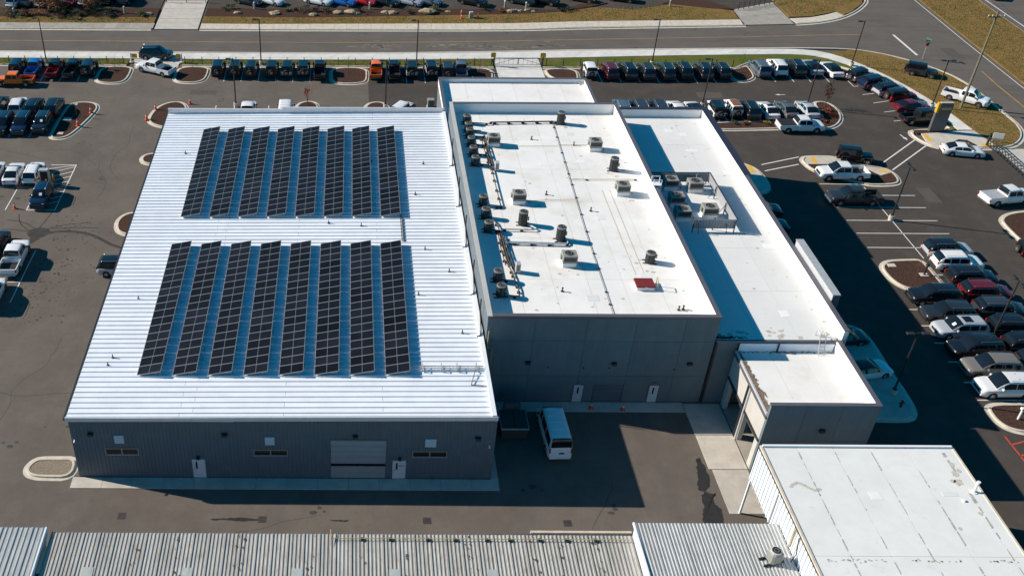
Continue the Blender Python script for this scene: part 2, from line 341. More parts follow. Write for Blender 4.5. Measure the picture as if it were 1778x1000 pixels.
pavement('pavement_far', [(-62,151.55),(-31,151.55)], [(-62,153.75),(-31,153.75)], 1.9, 'old_concrete')
pavement('pavement_far', [(-23.6,151.55),(-15,151.5),(25.5,151.9),(36.3,153.05),(62.6,154.4)], [(-23.6,153.7),(-15,153.6),(25.5,154.5),(36.3,155.5),(62.8,156.7)], 1.9, 'kerb')
pavement('pavement_far', [(71.4,155.2),(75,155.9),(78.3,157.2),(80.3,158.7)], [(71,157.3),(74.5,157.8),(77.5,159),(79.6,160.3)], 1.9, 'kerb')
pavement('driveway_far', [(-30.8,151.5),(-30.8,165)], [(-23.9,151.5),(-23.9,165)], 3.4, 'concrete', .03)
pavement('driveway_far', [(63,154.6),(63.2,161.5)], [(71,155.1),(70.9,165)], 3.2, 'old_concrete', .03)
pavement('driveway_gate', [(21.2,142.6),(21.2,133.4)], [(27.9,143),(27.9,133.6)], 2.9, 'pavement_new', .03)
pavement('driveway_west', [(-32.3,142),(-31.2,136.2)], [(-24.7,142),(-25,136.4)], 2.9, 'concrete', .02)
# lawns
for pts, m, nm in [
    ([(-140,137.42),(-32.5,137.42),(-32.3,139.7),(-140,139.7)], 'green_grass', 'verge'),
    ([(-24.4,137.42),(20.9,137.42),(20.9,140.15),(4,139.65),(-14,139.45),(-24.6,139.6)], 'green_grass', 'verge'),
    ([(28.1,137.42),(56,137.55),(58.5,139.6),(66,140),(70.8,139.4),(73.9,136.5),(75.7,132.8),(76.9,128.6),(77.95,123.6),(78.2,118),(78.8,118),(78.3,123.3),(76.9,129.3),(75.1,134.5),(72.9,138.7),(70.5,141.3),(67.5,142.5),(62.3,142.45),(45.1,141.65),(34.1,140.85),(28.1,140.5)], 'green_grass', 'verge'),
    ([(72.2,143.3),(74.8,140),(77.2,135.3),(79,130),(80.4,123.7),(81,117.9),(81.4,113.5),(83.4,113.8),(85.2,115.2),(86.7,117.4),(87.3,119.9),(87.25,123),(87.15,131.4),(86.4,134.7),(85,137.6),(82.8,140.2),(79.7,142.9),(76,144.55)], 'dry_grass', 'lawn_corner'),
    ([(95.4,-60),(106,-60),(106.2,420),(99.2,420),(96.1,166),(95.6,148),(95.4,132)], 'dry_grass', 'median'),
    ([(-140,153.8),(-31.2,153.8),(-31.2,156.4),(-140,156.2)], 'dry_grass', 'lawn_far'),
    ([(-23.5,153.8),(-15,153.7),(25.5,154.6),(36.3,155.6),(62.7,156.8),(62.9,160.8),(54,163.8),(47,161.2),(40,161.9),(36,159.9),(27,158.6),(12,157.7),(-6,156.6),(-23.5,156.9)], 'dry_grass', 'lawn_far'),
    ([(71.2,158),(75,158.4),(79.8,160.7),(80.6,159.2),(82.3,160.6),(85.7,164.6),(86.8,167.2),(87.4,175),(87.4,260),(71.4,260)], 'dry_grass', 'lawn_far')]:
    struct(MB().prism(ccw(pts), -.05, .11).obj(nm, m))
for pts in [[(-140,156.2),(-31.2,156.4),(-31.2,160.35),(-140,160.35)],
            [(-23.5,156.9),(-6,156.6),(12,157.7),(27,158.6),(36,159.9),(40,161.9),(36,160.7),(-23.5,160.4)]]:
    struct(MB().prism(ccw(pts), -.05, .14).obj('planting_bed', 'mulch'))
for pts in ([(52.2,163.9),(60,161.6),(63.3,161.3),(60,165.5),(54.5,166)], [(36.2,160.9),(39.8,162.1),(43,164),(38,163.2)]):
    struct(MB().prism(ccw(pts), -.05, .15).obj('planting_bed', 'mulch'))
# blades of grass on the lawns
def blades(name, polys, n, h):
    mb = MB(); k = 0
    bx = [(min(p[0] for p in q), max(p[0] for p in q), min(p[1] for p in q), max(p[1] for p in q)) for q in polys]
    ars = [abs(area(q)) for q in polys]; tot = sum(ars)
    for q, b, a in zip(polys, bx, ars):
        c = 0; want = int(n*a/tot)
        while c < want:
            x, y = random.uniform(b[0], b[1]), random.uniform(b[2], b[3])
            if not pip(x, y, q): c += .2; continue
            c += 1; t = random.uniform(0, pi); l = random.uniform(.05, .12); hh = h*random.uniform(.5, 1.3); j = random.uniform(-.08, .08)
            mb.add([(x-cos(t)*l, y-sin(t)*l, .1), (x+cos(t)*l, y+sin(t)*l, .1), (x+j, y+j, .1+hh)], [(0, 1, 2)])
    struct(mb.obj(name, 'grass_blade'), 'stuff')['label'] = 'short dry grass on the verges and corner lawn'
blades('grass', [[(72.2,143.3),(77.2,135.3),(80.4,123.7),(81.4,113.5),(85.2,115.2),(87.2,123),(86.4,134.7),(82.8,140.2)], [(95.6,120),(105.8,120),(105.8,167),(96.2,167)],
        [(-23,154),(25,154.7),(62,157),(54,163),(40,161.5),(25,158),(-6,156.5),(-23,156.6)], [(-56,154),(-32,154),(-32,156),(-56,156)], [(-56,137.6),(-33,137.6),(-33,139.5),(-56,139.5)], [(-24,137.6),(20,137.6),(20,139.8),(-24,139.3)], [(72,158.5),(79,160.9),(85,166),(72,166)]], 26000, .085)

# ------------------------------------------------------------------ kerbed islands
def island(pts, fill='mulch', n=2, name='planting_island', kw=0.2, gut=0.32, label=None):
    p = ccw(chaikin(ccw(pts), n)); root = struct(link(name, None))
    if label: root['label'] = label
    mb = MB(); N = len(p)
    a = offset_line(p, 0, True); k1 = offset_line(p, gut, True); k1b = offset_line(p, gut+.02, True); k2 = offset_line(p, gut+kw, True)
    def q(A, za, B, zb): mb.add([(u[0], u[1], za) for u in A]+[(u[0], u[1], zb) for u in B], [(i, (i+1) % N, N+(i+1) % N, N+i) for i in range(N)])
    q(a, .0, a, .012); q(a, .012, k1, .02); q(k1, .02, k1b, .15); q(k1b, .15, k2, .152); q(k2, .152, k2, .05)
    mb.obj('kerb', 'kerb', root)
    f = MB().poly([(u[0], u[1], .115 if fill != 'concrete' else .146) for u in offset_line(p, gut+kw-.01, True)]).obj({'mulch': 'mulch_bed', 'gravel': 'gravel_bed', 'concrete': 'paving'}[fill], fill, root)
    return root
island([(-36.3,132.2),(-35.6,131.1),(-34,130.6),(-32.2,130.8),(-31.3,132),(-31.1,134.4),(-31.3,137.1),(-36.2,137.1)])
island([(-25.3,133),(-24.9,131.6),(-23.6,131),(-21.6,131),(-20.3,132),(-20,134.2),(-20.1,137.1),(-25,137.1)])
island([(-3,132.6),(-2.4,131.3),(-1,130.9),(1.2,131),(2.5,131.7),(2.8,133.4),(2.75,137.1),(-3,137.1)])
island([(16.3,137.1),(16.3,133),(17.2,131.9),(19.6,131.8),(20.7,132.8),(20.9,137.1)])
island([(28,137.1),(27.9,135),(28.5,133.4),(30,132.3),(32,132.3),(33,133.6),(33,137.1)])
island([(54.4,137.2),(54.1,133.6),(55,132.4),(56.5,132.5),(57.9,133.7),(58.4,135.4),(58.4,138.9),(56,137.4)])
island([(47.0,118.4),(47.4,117.5),(49,117.3),(56,117.75),(61.5,117.7),(63.3,118.3),(65,120.2),(65.9,122.6),(65.8,125.2),(64.9,126.6),(63.3,126.5),(62.6,125.2),(62.5,121.2),(61,120.4),(47.2,120.3)], label='kerbed mulch island with red shrubs')
island([(-38.4,114.9),(-38.1,114.1),(-37,113.8),(-35.6,114.4),(-34.6,117),(-33.6,121.2),(-33.4,123.2),(-34,124.6),(-35.4,125.2),(-37,125.1),(-38,124.3),(-38.4,121)])
island([(-26.7,119),(-26.6,121.6),(-26,123.6),(-24.8,125.1),(-23.2,125.5),(-21.9,124.6),(-21.2,122),(-21.2,117.6),(-23.4,117),(-25.3,117.6)])
island([(-25.9,109),(-25.4,110.3),(-23.9,110.8),(-22.4,110.6),(-22.2,107.3),(-23.8,107.2),(-25.3,107.6)])
island([(-26,93.6),(-25.9,95.3),(-25,96.5),(-23.7,96.7),(-22.3,96.4),(-22.2,91.6),(-23.8,91.3),(-25.4,92)])
island([(-26.15,57.1),(-25.8,57.95),(-25.2,58.4),(-24,58.45),(-21.7,58.45),(-21.7,55.72),(-24.6,55.7),(-25.5,55.95),(-26,56.4)], 'gravel')
island([(55.2,109.2),(55.5,110.2),(56.4,110.9),(60.3,110.9),(61.2,109.6),(63,108.6),(65.3,107.9),(65.9,106.2),(65.7,104.3),(64.6,103.3),(61.2,103.1),(60.2,104),(57.6,105.2),(55.6,106.9)], label='kerbed island with concrete crossing path in the east lot')
island([(55,85.4),(55.3,86.8),(56.4,87.8),(58.5,88),(60.5,88.05),(60.7,86),(60.7,82),(59.4,81.9),(56.4,82),(55.3,83.4)])
island([(72.3,95.2),(72.9,96.4),(74.2,97.4),(76.4,98),(80,98.2),(81,94),(80,86),(76,86),(73.4,88),(72.4,91)])
island([(55,64.4),(55.3,65.2),(56.4,65.65),(60.5,65.6),(61,63.5),(60,61.3),(57.2,61.4),(55.7,61.9),(55.05,63)])
island([(-7.6,123.4),(-7,125.2),(-5.6,125.9),(-4.3,125.3),(-3.8,123.4),(-3.8,119),(-7.6,119)])
island([(1.6,123.3),(2.3,125.2),(3.8,125.8),(5,125.2),(5.6,123.4),(5.6,119),(1.6,119)])
island([(41.7,76.5),(45.8,76.9),(48.9,76.6),(49.5,74.4),(49.35,70),(49.4,66.2),(49.2,64.2),(48.5,63.2),(47.4,62.9),(44,63.05),(41.7,63.1)], 'concrete', name='paved_forecourt')
island([(41.7,109.8),(47.6,109.4),(49.2,108.1),(49.8,106.3),(49.8,103.8),(49.4,102.2),(48.4,101.2),(47,101.2),(41.7,101.3)], 'concrete', name='paved_forecourt')
for P_, (xa, xb, ya, yb) in (([(41.7,76.3),(48.3,76),(48.7,74.4),(48.55,70),(48.6,66.2),(48.4,64.6),(47.4,63.7),(41.7,63.9)], (41.75,48.8,63.9,76.2)), ([(41.7,109),(47.4,108.6),(48.9,106.3),(48.9,103.8),(48,102.1),(41.7,102.1)], (41.75,49,102.1,109))):
    fr = struct(link('forecourt_slabs', None)); nx, ny = int((xb-xa)/1.45), int((yb-ya)/1.45)
    for i in range(nx):
        for j in range(ny):
            x0, y0 = xa+i*1.45, ya+j*1.45
            if all(pip(x0+u, y0+v, P_) for u in (.05, 1.4) for v in (.05, 1.4)): MB().prism([(x0+.015,y0+.015),(x0+1.435,y0+.015),(x0+1.435,y0+1.435),(x0+.015,y0+1.435)], .14, .156+random.uniform(0,.005)).obj('slab', 'concrete', fr)
slab('crossing_path', [(55.95,109.6),(56.5,110.3),(60,110.3),(60.6,109.4),(59.2,108.4),(55.9,108.4)], .1, .165, 'concrete'); slab('crossing_path', [(62.2,108.05),(65,107.3),(65.2,106.4),(63.7,105.7)], .1, .165, 'concrete')
slab('corner_path', [(73.6,116.9),(79,117.6),(80.8,117.7),(81.5,113.6),(79.5,113.2),(74,113.2),(73.2,114.4)], .02, .13, 'concrete')
slab('corner_bed', [(72.95,117.75),(78.4,117.9),(77,117.2),(73,116.75)], .02, .155, 'mulch'); slab('corner_bed', [(75,113.4),(79.2,113.5),(78.6,115),(77.6,115.2)], .05, .155, 'mulch')
kerb_line('kerb_corner', chaikin([(78,118.1),(73,117.85),(72.25,116.8),(72.4,115.3),(73.2,113.6),(74.6,112.85),(81.4,112.9)], 2, False), 1)
def ramp(pts, z): struct(MB().poly([(a, b, z) for a, b in ccw(pts)]).obj('tactile_ramp', 'yellow_paint'))
ramp([(48.2,107.95),(48.8,107.85),(48.9,106.4),(48.3,106.3)], .158)
ramp([(56.75,110.25),(57.3,110.25),(57.25,108.6),(56.7,108.6)], .17); ramp([(63.8,107.45),(64.55,107.25),(65.05,106.5),(64.4,106.2)], .17)
ramp([(73.6,116.45),(74.2,116.45),(74.15,114.6),(73.6,114.6)], .136); ramp([(79.7,114.1),(81.2,114.1),(81.1,113.4),(79.8,113.4)], .136)
# forecourt apron beside the yard and concrete strip along the workshop front
R_ = struct(link('yard_apron', None))
for (x0, x1, y0, y1) in [(29.1,32.3,61.35,65.2),(29.15,32.3,57.4,61.3),(29.4,32.3,52.7,57.35)]:
    MB().prism([(x0+.012,y0+.012),(x1-.012,y0+.012),(x1-.012,y1-.012),(x0+.012,y1-.012)], 0, .03).obj('slab', 'concrete', R_)
R_ = struct(link('workshop_apron', None)); xs = [-21.9]+[-21.9+2.44*i for i in range(1, 14)]+[12.0]
for a, b in zip(xs, xs[1:]): MB().prism([(a+.012,54.95),(b-.012,54.95),(b-.012,56.1),(a+.012,56.1)], 0, .05).obj('slab', 'concrete', R_)
for k in range(4): MB().prism([(11.42,56.12+2.3*k),(12.0,56.12+2.3*k),(12.0,58.38+2.3*k),(11.42,58.38+2.3*k)], 0, .05).obj('slab', 'concrete', R_)
for k in range(7): MB().prism([(12.05+2.43*k,64.1),(14.46+2.43*k,64.1),(14.46+2.43*k,65.3),(12.05+2.43*k,65.3)], 0, .05).obj('slab', 'concrete', R_)
# ------------------------------------------------------------------ markings
Z1 = 0.008
def line(pts, w=.11, m='white_paint', nm='painted_line', z=Z1): return struct(MB().ribbon(pts, w, z).obj(nm, m))
for k in range(6): line([(-17.81+2.43*k,132.0),(-17.81+2.43*k,137)])
for x in (-43.7,-41.0,-38.5,5.38,8.03,10.65,13.4): line([(x,131.8),(x,137)])
for k in range(7): line([(35.72+2.69*k,132.3),(35.72+2.69*k,137.1)])
for x in (60.41,63.0,65.4,68.0): line([(x,132.8),(x,139.0)])
for x in (37.3,39.9,42.4,44.8,47.3,49.8,52.1,54.3,56.8,59.5,62.2): line([(x,120.45),(x,125.4)])
line([(47.3,120.42),(62,120.42)])
for x in (-18,-15.5,-13.0,-10.9): line([(x,118.6),(x,124.2)])
for y in (101.22,98.5,95.68,93.0,90.17): line([(55.6,y),(65.75,y)])
line([(55.6,103.8),(60.2,103.8)])
for y in (79.1,76.5,73.85,71.1,68.25,65.9): line([(55.1,y),(60.4,y)])
for y in (85.1,82.35,79.65,76.95,74.2,71.5,68.8): line([(60.75,y),(65.6,y)])
line([(60.6,103.1),(60.7,88.1)]); line([(60.62,82),(60.62,65.7)])
line([(-36.19,107.43),(-33.13,107.43),(-33.2,96.9),(-36.4,96.9),(-36.4,102)]); line([(-36.4,102),(-62,101.9)]); line([(-38.66,107.4),(-38.8,96.9)]); line([(-41.2,107.4),(-41.4,96.9)])
for k in range(9): line([(-36.3 if k > 3 else -36.3+.2,97.2+1.15*k),(-33.2,98.9+1.15*k if 98.9+1.15*k < 107.4 else 107.35)], .1)
line([(-33.27,88.7),(-33.4,79.4)]); line([(-36.2,88.7),(-36.3,79.4)]); line([(-33.3,82.9),(-38,82.9)])
for a, b in [((-46.3,125),(-46.4,114.6)),((-43.3,125),(-43.4,114.6)),((-40.7,125),(-40.8,114.6))]: line([a, b])
for a, b in [((71.0,128.7),(76.2,130)),((71.38,126.04),(76.7,127.6)),((71.67,123.25),(77.2,124.7)),((71.75,120.55),(77.5,121.7)),((70.83,133.35),(70.86,131.38)),((70.86,131.38),(75.6,132.5))]: line([a, b])
for a, b in [((65.5,109.2),(72.5,115.6)),((65.8,107.3),(73.4,114.2)),((50.3,108.45),(55.6,110.5)),((50.2,106.9),(54.9,108.6))]: line([a, b], .16, nm='crosswalk_line')
for a, b in [((55.15,61.4),(55.4,54)),((57,61.2),(57.2,54))]: line([a, b], .14, 'red_paint')
for k in range(5): line([(55.2,60.4-1.3*k),(57.05,61-1.3*k)], .14, 'red_paint')
line([(84.9,150.8),(84.95,142.7)], .35, nm='stop_line')
line(chaikin([(-62,146.6),(-36,146.6),(-14.8,146.35),(9.8,146.65),(24.1,147.4),(35.4,148.2),(64.7,149.8),(71.6,150.45),(79.7,150.8)], 2, False), .16, 'lane_yellow', 'lane_line')
line([(91.7,137),(91.4,131.9),(91.3,120),(91.4,60)], .2, 'lane_yellow', 'lane_line')
line([(94.6,60),(94.6,132),(94.8,148),(95.4,168)], .12, 'white_paint', 'lane_line'); line([(107.2,60),(107.4,175)], .14, 'white_paint', 'lane_line')
for k in range(5): line([(112,140+9*k),(112,143+9*k)], .14, 'white_paint', 'lane_line')
def arrow(x, y, a, s=1.0):
    c, q = cos(a), sin(a)
    P = [(-.9,-.08),(.1,-.08),(.1,-.3),(.9,0),(.1,.3),(.1,.08),(-.9,.08)]
    struct(MB().poly([(x+(u*c-v*q)*s, y+(u*q+v*c)*s, Z1) for u, v in P]).obj('painted_arrow', 'white_paint'))
arrow(59.5,128.55,pi,.75); arrow(71,115.9,radians(-80),.9)
# stains with a shape of their own
def blob(pts, m, nm, z=0.005, n=2): 
    q = chaikin(ccw(pts), n); q = [(x+random.uniform(-.05, .05), y+random.uniform(-.05, .05)) for x, y in q]
    return struct(MB().poly([(x, y, z) for x, y in q]).obj(nm, m))
def ragged(pts, m, nm, z, j):
    p = ccw(pts)
    for _ in range(3): p = [q for a, c_ in zip(p, p[1:]+p[:1]) for q in (a, ((a[0]+c_[0])/2+random.gauss(0, j), (a[1]+c_[1])/2+random.gauss(0, j)))]; j *= .55
    return struct(MB().poly([(x, y, z) for x, y in p]).obj(nm, m))
ragged([(28.8,58.7),(28.15,57.6),(28.0,56.4),(27.75,55.4),(28.2,54.9),(28.75,55.6),(28.95,57.4)], 'wet_stain', 'water_stain', .005, .13)
ragged([(28.3,55.0),(27.7,54.6),(27.75,53.6),(27.3,52.6),(26.9,51.6),(28.7,51.5),(28.85,52.8),(28.6,53.8),(28.95,54.7)], 'wet_stain', 'water_stain', .0056, .13)
blob([(-10.7,51.9),(-9.6,51.95),(-8.6,52.05),(-7.6,52.02),(-6.7,51.9),(-6.75,51.75),(-7.7,51.7),(-8.3,51.65),(-9.2,51.8),(-9.9,51.75)], 'wet_stain', 'water_stain'); blob([(-1.4,51.9),(-.4,51.85),(.1,51.9),(0,51.65),(-.6,51.75),(-1.3,51.78)], 'wet_stain', 'water_stain')
struct(MB().ribbon(chaikin([(-33.4,91.9),(-31.8,92.5),(-30,92.5),(-28.2,92.0),(-26.8,91.0),(-25.4,89.8),(-24,89.2)], 2, False), .42, .005).obj('water_trail', 'dry_stain'))
blob([(-35,92.9),(-33.8,93.3),(-32.7,93),(-32.6,91.9),(-33.4,91.1),(-34,90),(-34.6,89.9),(-34.4,91.2),(-35.1,91.8)], 'dry_stain', 'water_stain', .0055)
for pts in [[(-35,92.6),(-36.4,94),(-37,96)], [(-35,92.4),(-37,92.9),(-38,92.8)], [(-34.4,93),(-36,94.4),(-38,94.8)], [(-34,93.2),(-33.6,95),(-33.4,96.4)], [(-33,93),(-31,94),(-28.5,94.3)], [(-32.6,93),(-30,93.3),(-27.6,93.2)]]:
    struct(MB().ribbon(chaikin(pts, 2, False), .13, .0045).obj('water_trail', 'dry_stain'))
mb = MB()
for _ in range(230):
    x, y = random.gauss(-30.6, 2.0), random.uniform(76, 96); r = random.uniform(.05, .16)
    mb.poly([(x+r*cos(a)*random.uniform(.6, 1.3), y+.8*r*sin(a)*random.uniform(.6, 1.3), .0045) for a in [k*pi/3 for k in range(6)]])
struct(mb.obj('drips', 'dry_stain'), 'stuff')['label'] = 'small dark drip marks scattered on the asphalt'
mb = MB()
for _ in range(110):
    u = random.random(); x = random.choice([random.gauss(21, 3.2), random.gauss(16, 2.4), random.gauss(5, 1.4), random.gauss(29, 1.2)]); y = 145.2+random.gauss(0, .55)+(x-20)*.0; r = random.uniform(.1, .45)
    mb.poly([(x+2.2*r*cos(a)*random.uniform(.4, 1.3), y+.35*r*sin(a)*random.uniform(.4, 1.3), .005) for a in [k*pi/4 for k in range(8)]])
struct(mb.obj('tyre_dust', 'pale_scrape'), 'stuff')['label'] = 'pale dusty scrapes on the road before the gate'
mb = MB()
for _ in range(26):
    x = random.uniform(-50, 62); y = random.choice([143.2, 150.4])+random.uniform(-.4, .4)+max(0, (x-10))*.045; r = random.uniform(.1, .28)
    mb.poly([(x+1.6*r*cos(a), y+.5*r*sin(a)*random.uniform(.6, 1.2), .005) for a in [k*pi/3 for k in range(6)]])
struct(mb.obj('oil_spots', 'dry_stain'), 'stuff')['label'] = 'dark oil spots along the road gutters'
for x, y in [(-17.28,52.14),(-6.5,51.88),(6.08,51.85),(16.77,51.68)]:
    d = thing('storm_drain', 'square iron drain grate in the yard asphalt, %s from the left' % ORD[[-17.28,-6.5,6.08,16.77].index(x)], 'drain', (x, y, 0), 0, 'drain grates in the yard')
    MB().box(-.31,.31,-.31,.31,-.02,.007).obj('frame', 'dark_metal', d)
    for i in range(4):
        for j in range(3): MB().box(-.28+.15*i,-.17+.15*i,-.27+.19*j,-.11+.19*j,.007,.012).obj('bar', 'pipe_copper', d)

# sealed cracks, patches and oil in the bays
def wander(x, y, a, L, st=.7):
    p = [(x, y)]
    while L > 0: a += random.gauss(0, .22); x += cos(a)*st; y += sin(a)*st; p.append((x, y)); L -= st
    return p
for x, y, a, L in [(-36.4,128.6,-1.2,3),(-28,118,-1.5,14),(-30.5,108,-1.4,9),(-27,74,-1.6,12),(-38,111,0,9),(-33,66,.1,9),(-14,50.2,0,12),(8,50.4,0,9),(21,56,-1.5,5),(-24,128,0,16),(20,127.6,.02,16),(42,128.6,.0,14),(68,110,-1.5,12),(68.5,96,-1.6,9),(52,128,.05,8),(-44,111.2,.0,9),(68,104,-1.2,6)]:
    struct(MB().ribbon(wander(x, y, a, L), random.uniform(.03, .06), .0042).obj('sealed_crack', 'crack_seal'))
for x, y, a, L in [(-50,144.3,0,12),(-18,148.6,.0,9),(30,146,.03,14),(55,147.4,.03,9),(90.2,120,1.5,16),(93,140,1.55,14),(-36,145.2,1.4,3.2),(40,150,1.5,3)]:
    struct(MB().ribbon(wander(x, y, a, L), random.uniform(.04, .07), .0042).obj('sealed_crack', 'crack_seal'))
for x0, x1, y0, y1 in [(66.6,68.2,99.6,103),(48,51.5,127.4,129.2),(-22,-18.4,127.6,129),(89.6,91.6,141.2,145.6)]:
    struct(MB().poly([(x0,y0,.0038),(x1,y0,.0038),(x1,y1,.0038),(x0,y1,.0038)]).obj('asphalt_patch', 'asphalt_patch'))
mb = MB()
for x, y in [(58,97.2),(63.3,97.1),(58,94.4),(63.4,94.5),(58.2,91.6),(63.2,99.9),(-37.6,99.4),(-40.2,99.2),(-34.5,85),(-24,62),(-28,60),(14,55),(20,53.2),(-2,52.8),(-18,126),(30,128),(70,104),(69,92),(67,118),(44,126.4),(52.4,126.8),(-33,112.5),(-30,104),(9,127.6)]:
    for k in range(3):
        r = random.uniform(.1, .34); cx, cy = x+random.gauss(0, .5), y+random.gauss(0, .35); mb.poly([(cx+r*cos(a)*random.uniform(.6, 1.3), cy+.7*r*sin(a)*random.uniform(.6, 1.3), .0046+.0001*k) for a in [q*pi/4 for q in range(8)]])
struct(mb.obj('oil_stains', 'oil_stain'), 'stuff')['label'] = 'dark oil stains in the empty parking bays and aisles'
# ------------------------------------------------------------------ workshop with the standing seam roof
AX0, AX1, AY0, AY1 = -21.4, 11.4, 56.2, 108.6
def zA(x): return 6.30+(x-AX0)/(AX1-AX0)*.35
wk = thing('workshop_building', 'long grey metal workshop with white ribbed roof under the solar panels', 'building', (0, 0, 0))
def ribbed_wall(mb, a, b, z0, z1a, z1b, out, pitch=.3, depth=.035, holes=()):
    """vertical ribs between a and b (plan points); out = outward normal; holes = (s0, s1, h0, h1) kept clear"""
    L = hypot(b[0]-a[0], b[1]-a[1]); ux, uy = (b[0]-a[0])/L, (b[1]-a[1])/L; n = int(L/pitch)
    for i in range(n):
        s = (i+.5)*L/n; segs = [(z0, z1a+(z1b-z1a)*s/L)]
        for h in holes:
            if h[0]-.08 < s < h[1]+.08:
                new = []
                for q in segs:
                    if h[2] > q[0]: new.append((q[0], min(q[1], h[2])))
                    if h[3] < q[1]: new.append((max(q[0], h[3]), q[1]))
                segs = [q for q in new if q[1]-q[0] > .05]
        for q0, q1 in segs:
            P = []
            for ds, dd in ((-.055, 0), (-.03, depth), (.03, depth), (.055, 0)):
                P.append((a[0]+ux*(s+ds)+out[0]*dd, a[1]+uy*(s+ds)+out[1]*dd))
            mb.add([(p[0], p[1], q0) for p in P]+[(p[0], p[1], q1) for p in P], [(0,1,5,4),(1,2,6,5),(2,3,7,6)])
doors = [(3.6,4.52,.05,1.98),(-12.2,-11.3,.05,1.98),(-1.34,3.0,.08,4.15)]
wins = [(5.05,7.77,2.45,3.08),(-7.36,-4.69,2.52,3.15),(-18.94,-16.34,2.55,3.2)]
louv = [(6.0,6.84,3.6,4.4),(-6.42,-5.68,3.72,4.52),(-18.06,-17.33,3.8,4.6)]
mb = MB()
mb.add([(AX0,AY0,0),(AX1,AY0,0),(AX1,AY0,zA(AX1)),(AX0,AY0,zA(AX0)),(AX0,AY1+.3,0),(AX1,AY1+.3,0),(AX1,AY1+.3,zA(AX1)),(AX0,AY1+.3,zA(AX0))],[(0,1,2,3),(1,5,6,2),(5,4,7,6),(4,0,3,7)])
ribbed_wall(mb, (AX0,AY0), (AX1,AY0), .03, zA(AX0)-.05, zA(AX1)-.05, (0,-1), .3, .035, [(x0-AX0, x1-AX0, a, b) for x0, x1, a, b in doors+wins+louv])
ribbed_wall(mb, (AX0,AY1), (AX0,AY0), .03, zA(AX0)-.05, zA(AX0)-.05, (-1,0), .3)
mb.obj('wall_cladding', 'wall_metal', wk)
mb = MB(); mb.add([(AX0-.06,AY0-.02,zA(AX0)-.16),(AX1-.3,AY0-.02,zA(AX1)-.16),(AX1-.3,AY1,zA(AX1)-.16),(AX0-.06,AY1,zA(AX0)-.16)],[(0,1,2,3)]).obj('roof_deck', 'dark_metal', wk)
PW = .605; n = int((AY1-AY0)/PW); PW = (AY1-AY0)/n
cuts = [[AX0-.12,-12.9,-4.9,11.05],[AX0-.12,-11.9,2.7,11.05]]
pm = {}
for i in range(n):
    y0 = AY0+i*PW; cs = cuts[i % 2]
    for j, (a, b) in enumerate(zip(cs, cs[1:])):
        key = (round(a, 2), round(b, 2))
        if key not in pm:
            q = MB(); L = b-a-(.02 if j < 2 else 0); sl = (zA(b)-zA(a))/(b-a)
            prof = [(-.02,0),(PW-.125,0),(PW-.095,.085),(PW-.045,.085),(PW-.02,0)]
            q.add([(0,y,z) for y, z in prof]+[(L,y,z+sl*L) for y, z in prof], [(k,5+k,6+k,k+1)[::-1] for k in range(4)]+[(1,4,3,2)])
            pm[key] = q.mesh('roof_panel', ['white_metal'])
        link('roof_panel', pm[key], wk, (a, y0, zA(a)+.002*(j % 2)))
MB().box(AX0-.34,AX0-.1,AY0,AY1,zA(AX0)-.22,zA(AX0)-.05).obj('gutter', 'dark_metal', wk)
mb = MB(); mb.add([(AX0-.15,AY0-.09,zA(AX0)-.28),(AX1+.02,AY0-.09,zA(AX1)-.28),(AX1+.02,AY0-.09,zA(AX1)+.10),(AX0-.15,AY0-.09,zA(AX0)+.10),(AX0-.15,AY0+.08,zA(AX0)+.12),(AX1+.02,AY0+.08,zA(AX1)+.12),(AX0-.15,AY0-.0,zA(AX0)-.28),(AX1+.02,AY0-.0,zA(AX1)-.28)],[(0,1,2,3),(3,2,5,4),(1,0,6,7),(0,3,4,6),(2,1,7,5)]).obj('fascia', 'flashing', wk)
MB().box(AX0-.16,-8.7,AY0-.13,AY0-.1,zA(-15)-.22,zA(-15)+.09).obj('gutter', 'flashing', wk)
MB().box(AX0-.1,-8.0,AY1,AY1+.28,6.0,6.92).box(-7.99,11.2,AY1+.002,AY1+.28,6.0,7.16).obj('parapet', 'flashing', wk)
MB().box(10.95,11.3,AY0,AY1,6.5,6.86).obj('flashing', 'white_metal', wk)
for x0, x1, a, b in doors[:2]:
    d = MB().box(x0,x1,AY0-.05,AY0+.02,a,b).obj('door', 'white_door', wk)
    MB().box(x0-.06,x0-.003,AY0-.06,AY0,a,b+.06).box(x1+.003,x1+.06,AY0-.06,AY0,a,b+.06).box(x0-.003,x1+.003,AY0-.06,AY0,b+.003,b+.06).obj('frame', 'white_door', d)
    MB().box(x0+.2,x0+.34,AY0-.056,AY0-.045,a+1.0,a+1.75).obj('vision_panel', 'window_glass', d)
    MB().box(x0+.06,x0+.16,AY0-.11,AY0-.05,a+.92,a+.98).obj('handle', 'steel', d)
    MB().box(x0+.35,x0+.6,AY0-.34,AY0-.05,b+.28,b+.42).obj('door_lamp', 'dark_metal', wk)
MB().box(4.0,4.45,AY0-.058,AY0-.05,1.42,1.52).obj('notice', 'red_paint', wk)
x0, x1, a, b = doors[2]
od = MB().box(x0,x1,AY0+.0,AY0+.05,a,b).obj('overhead_door', 'beige_door', wk)
hs_ = (b-a)/7
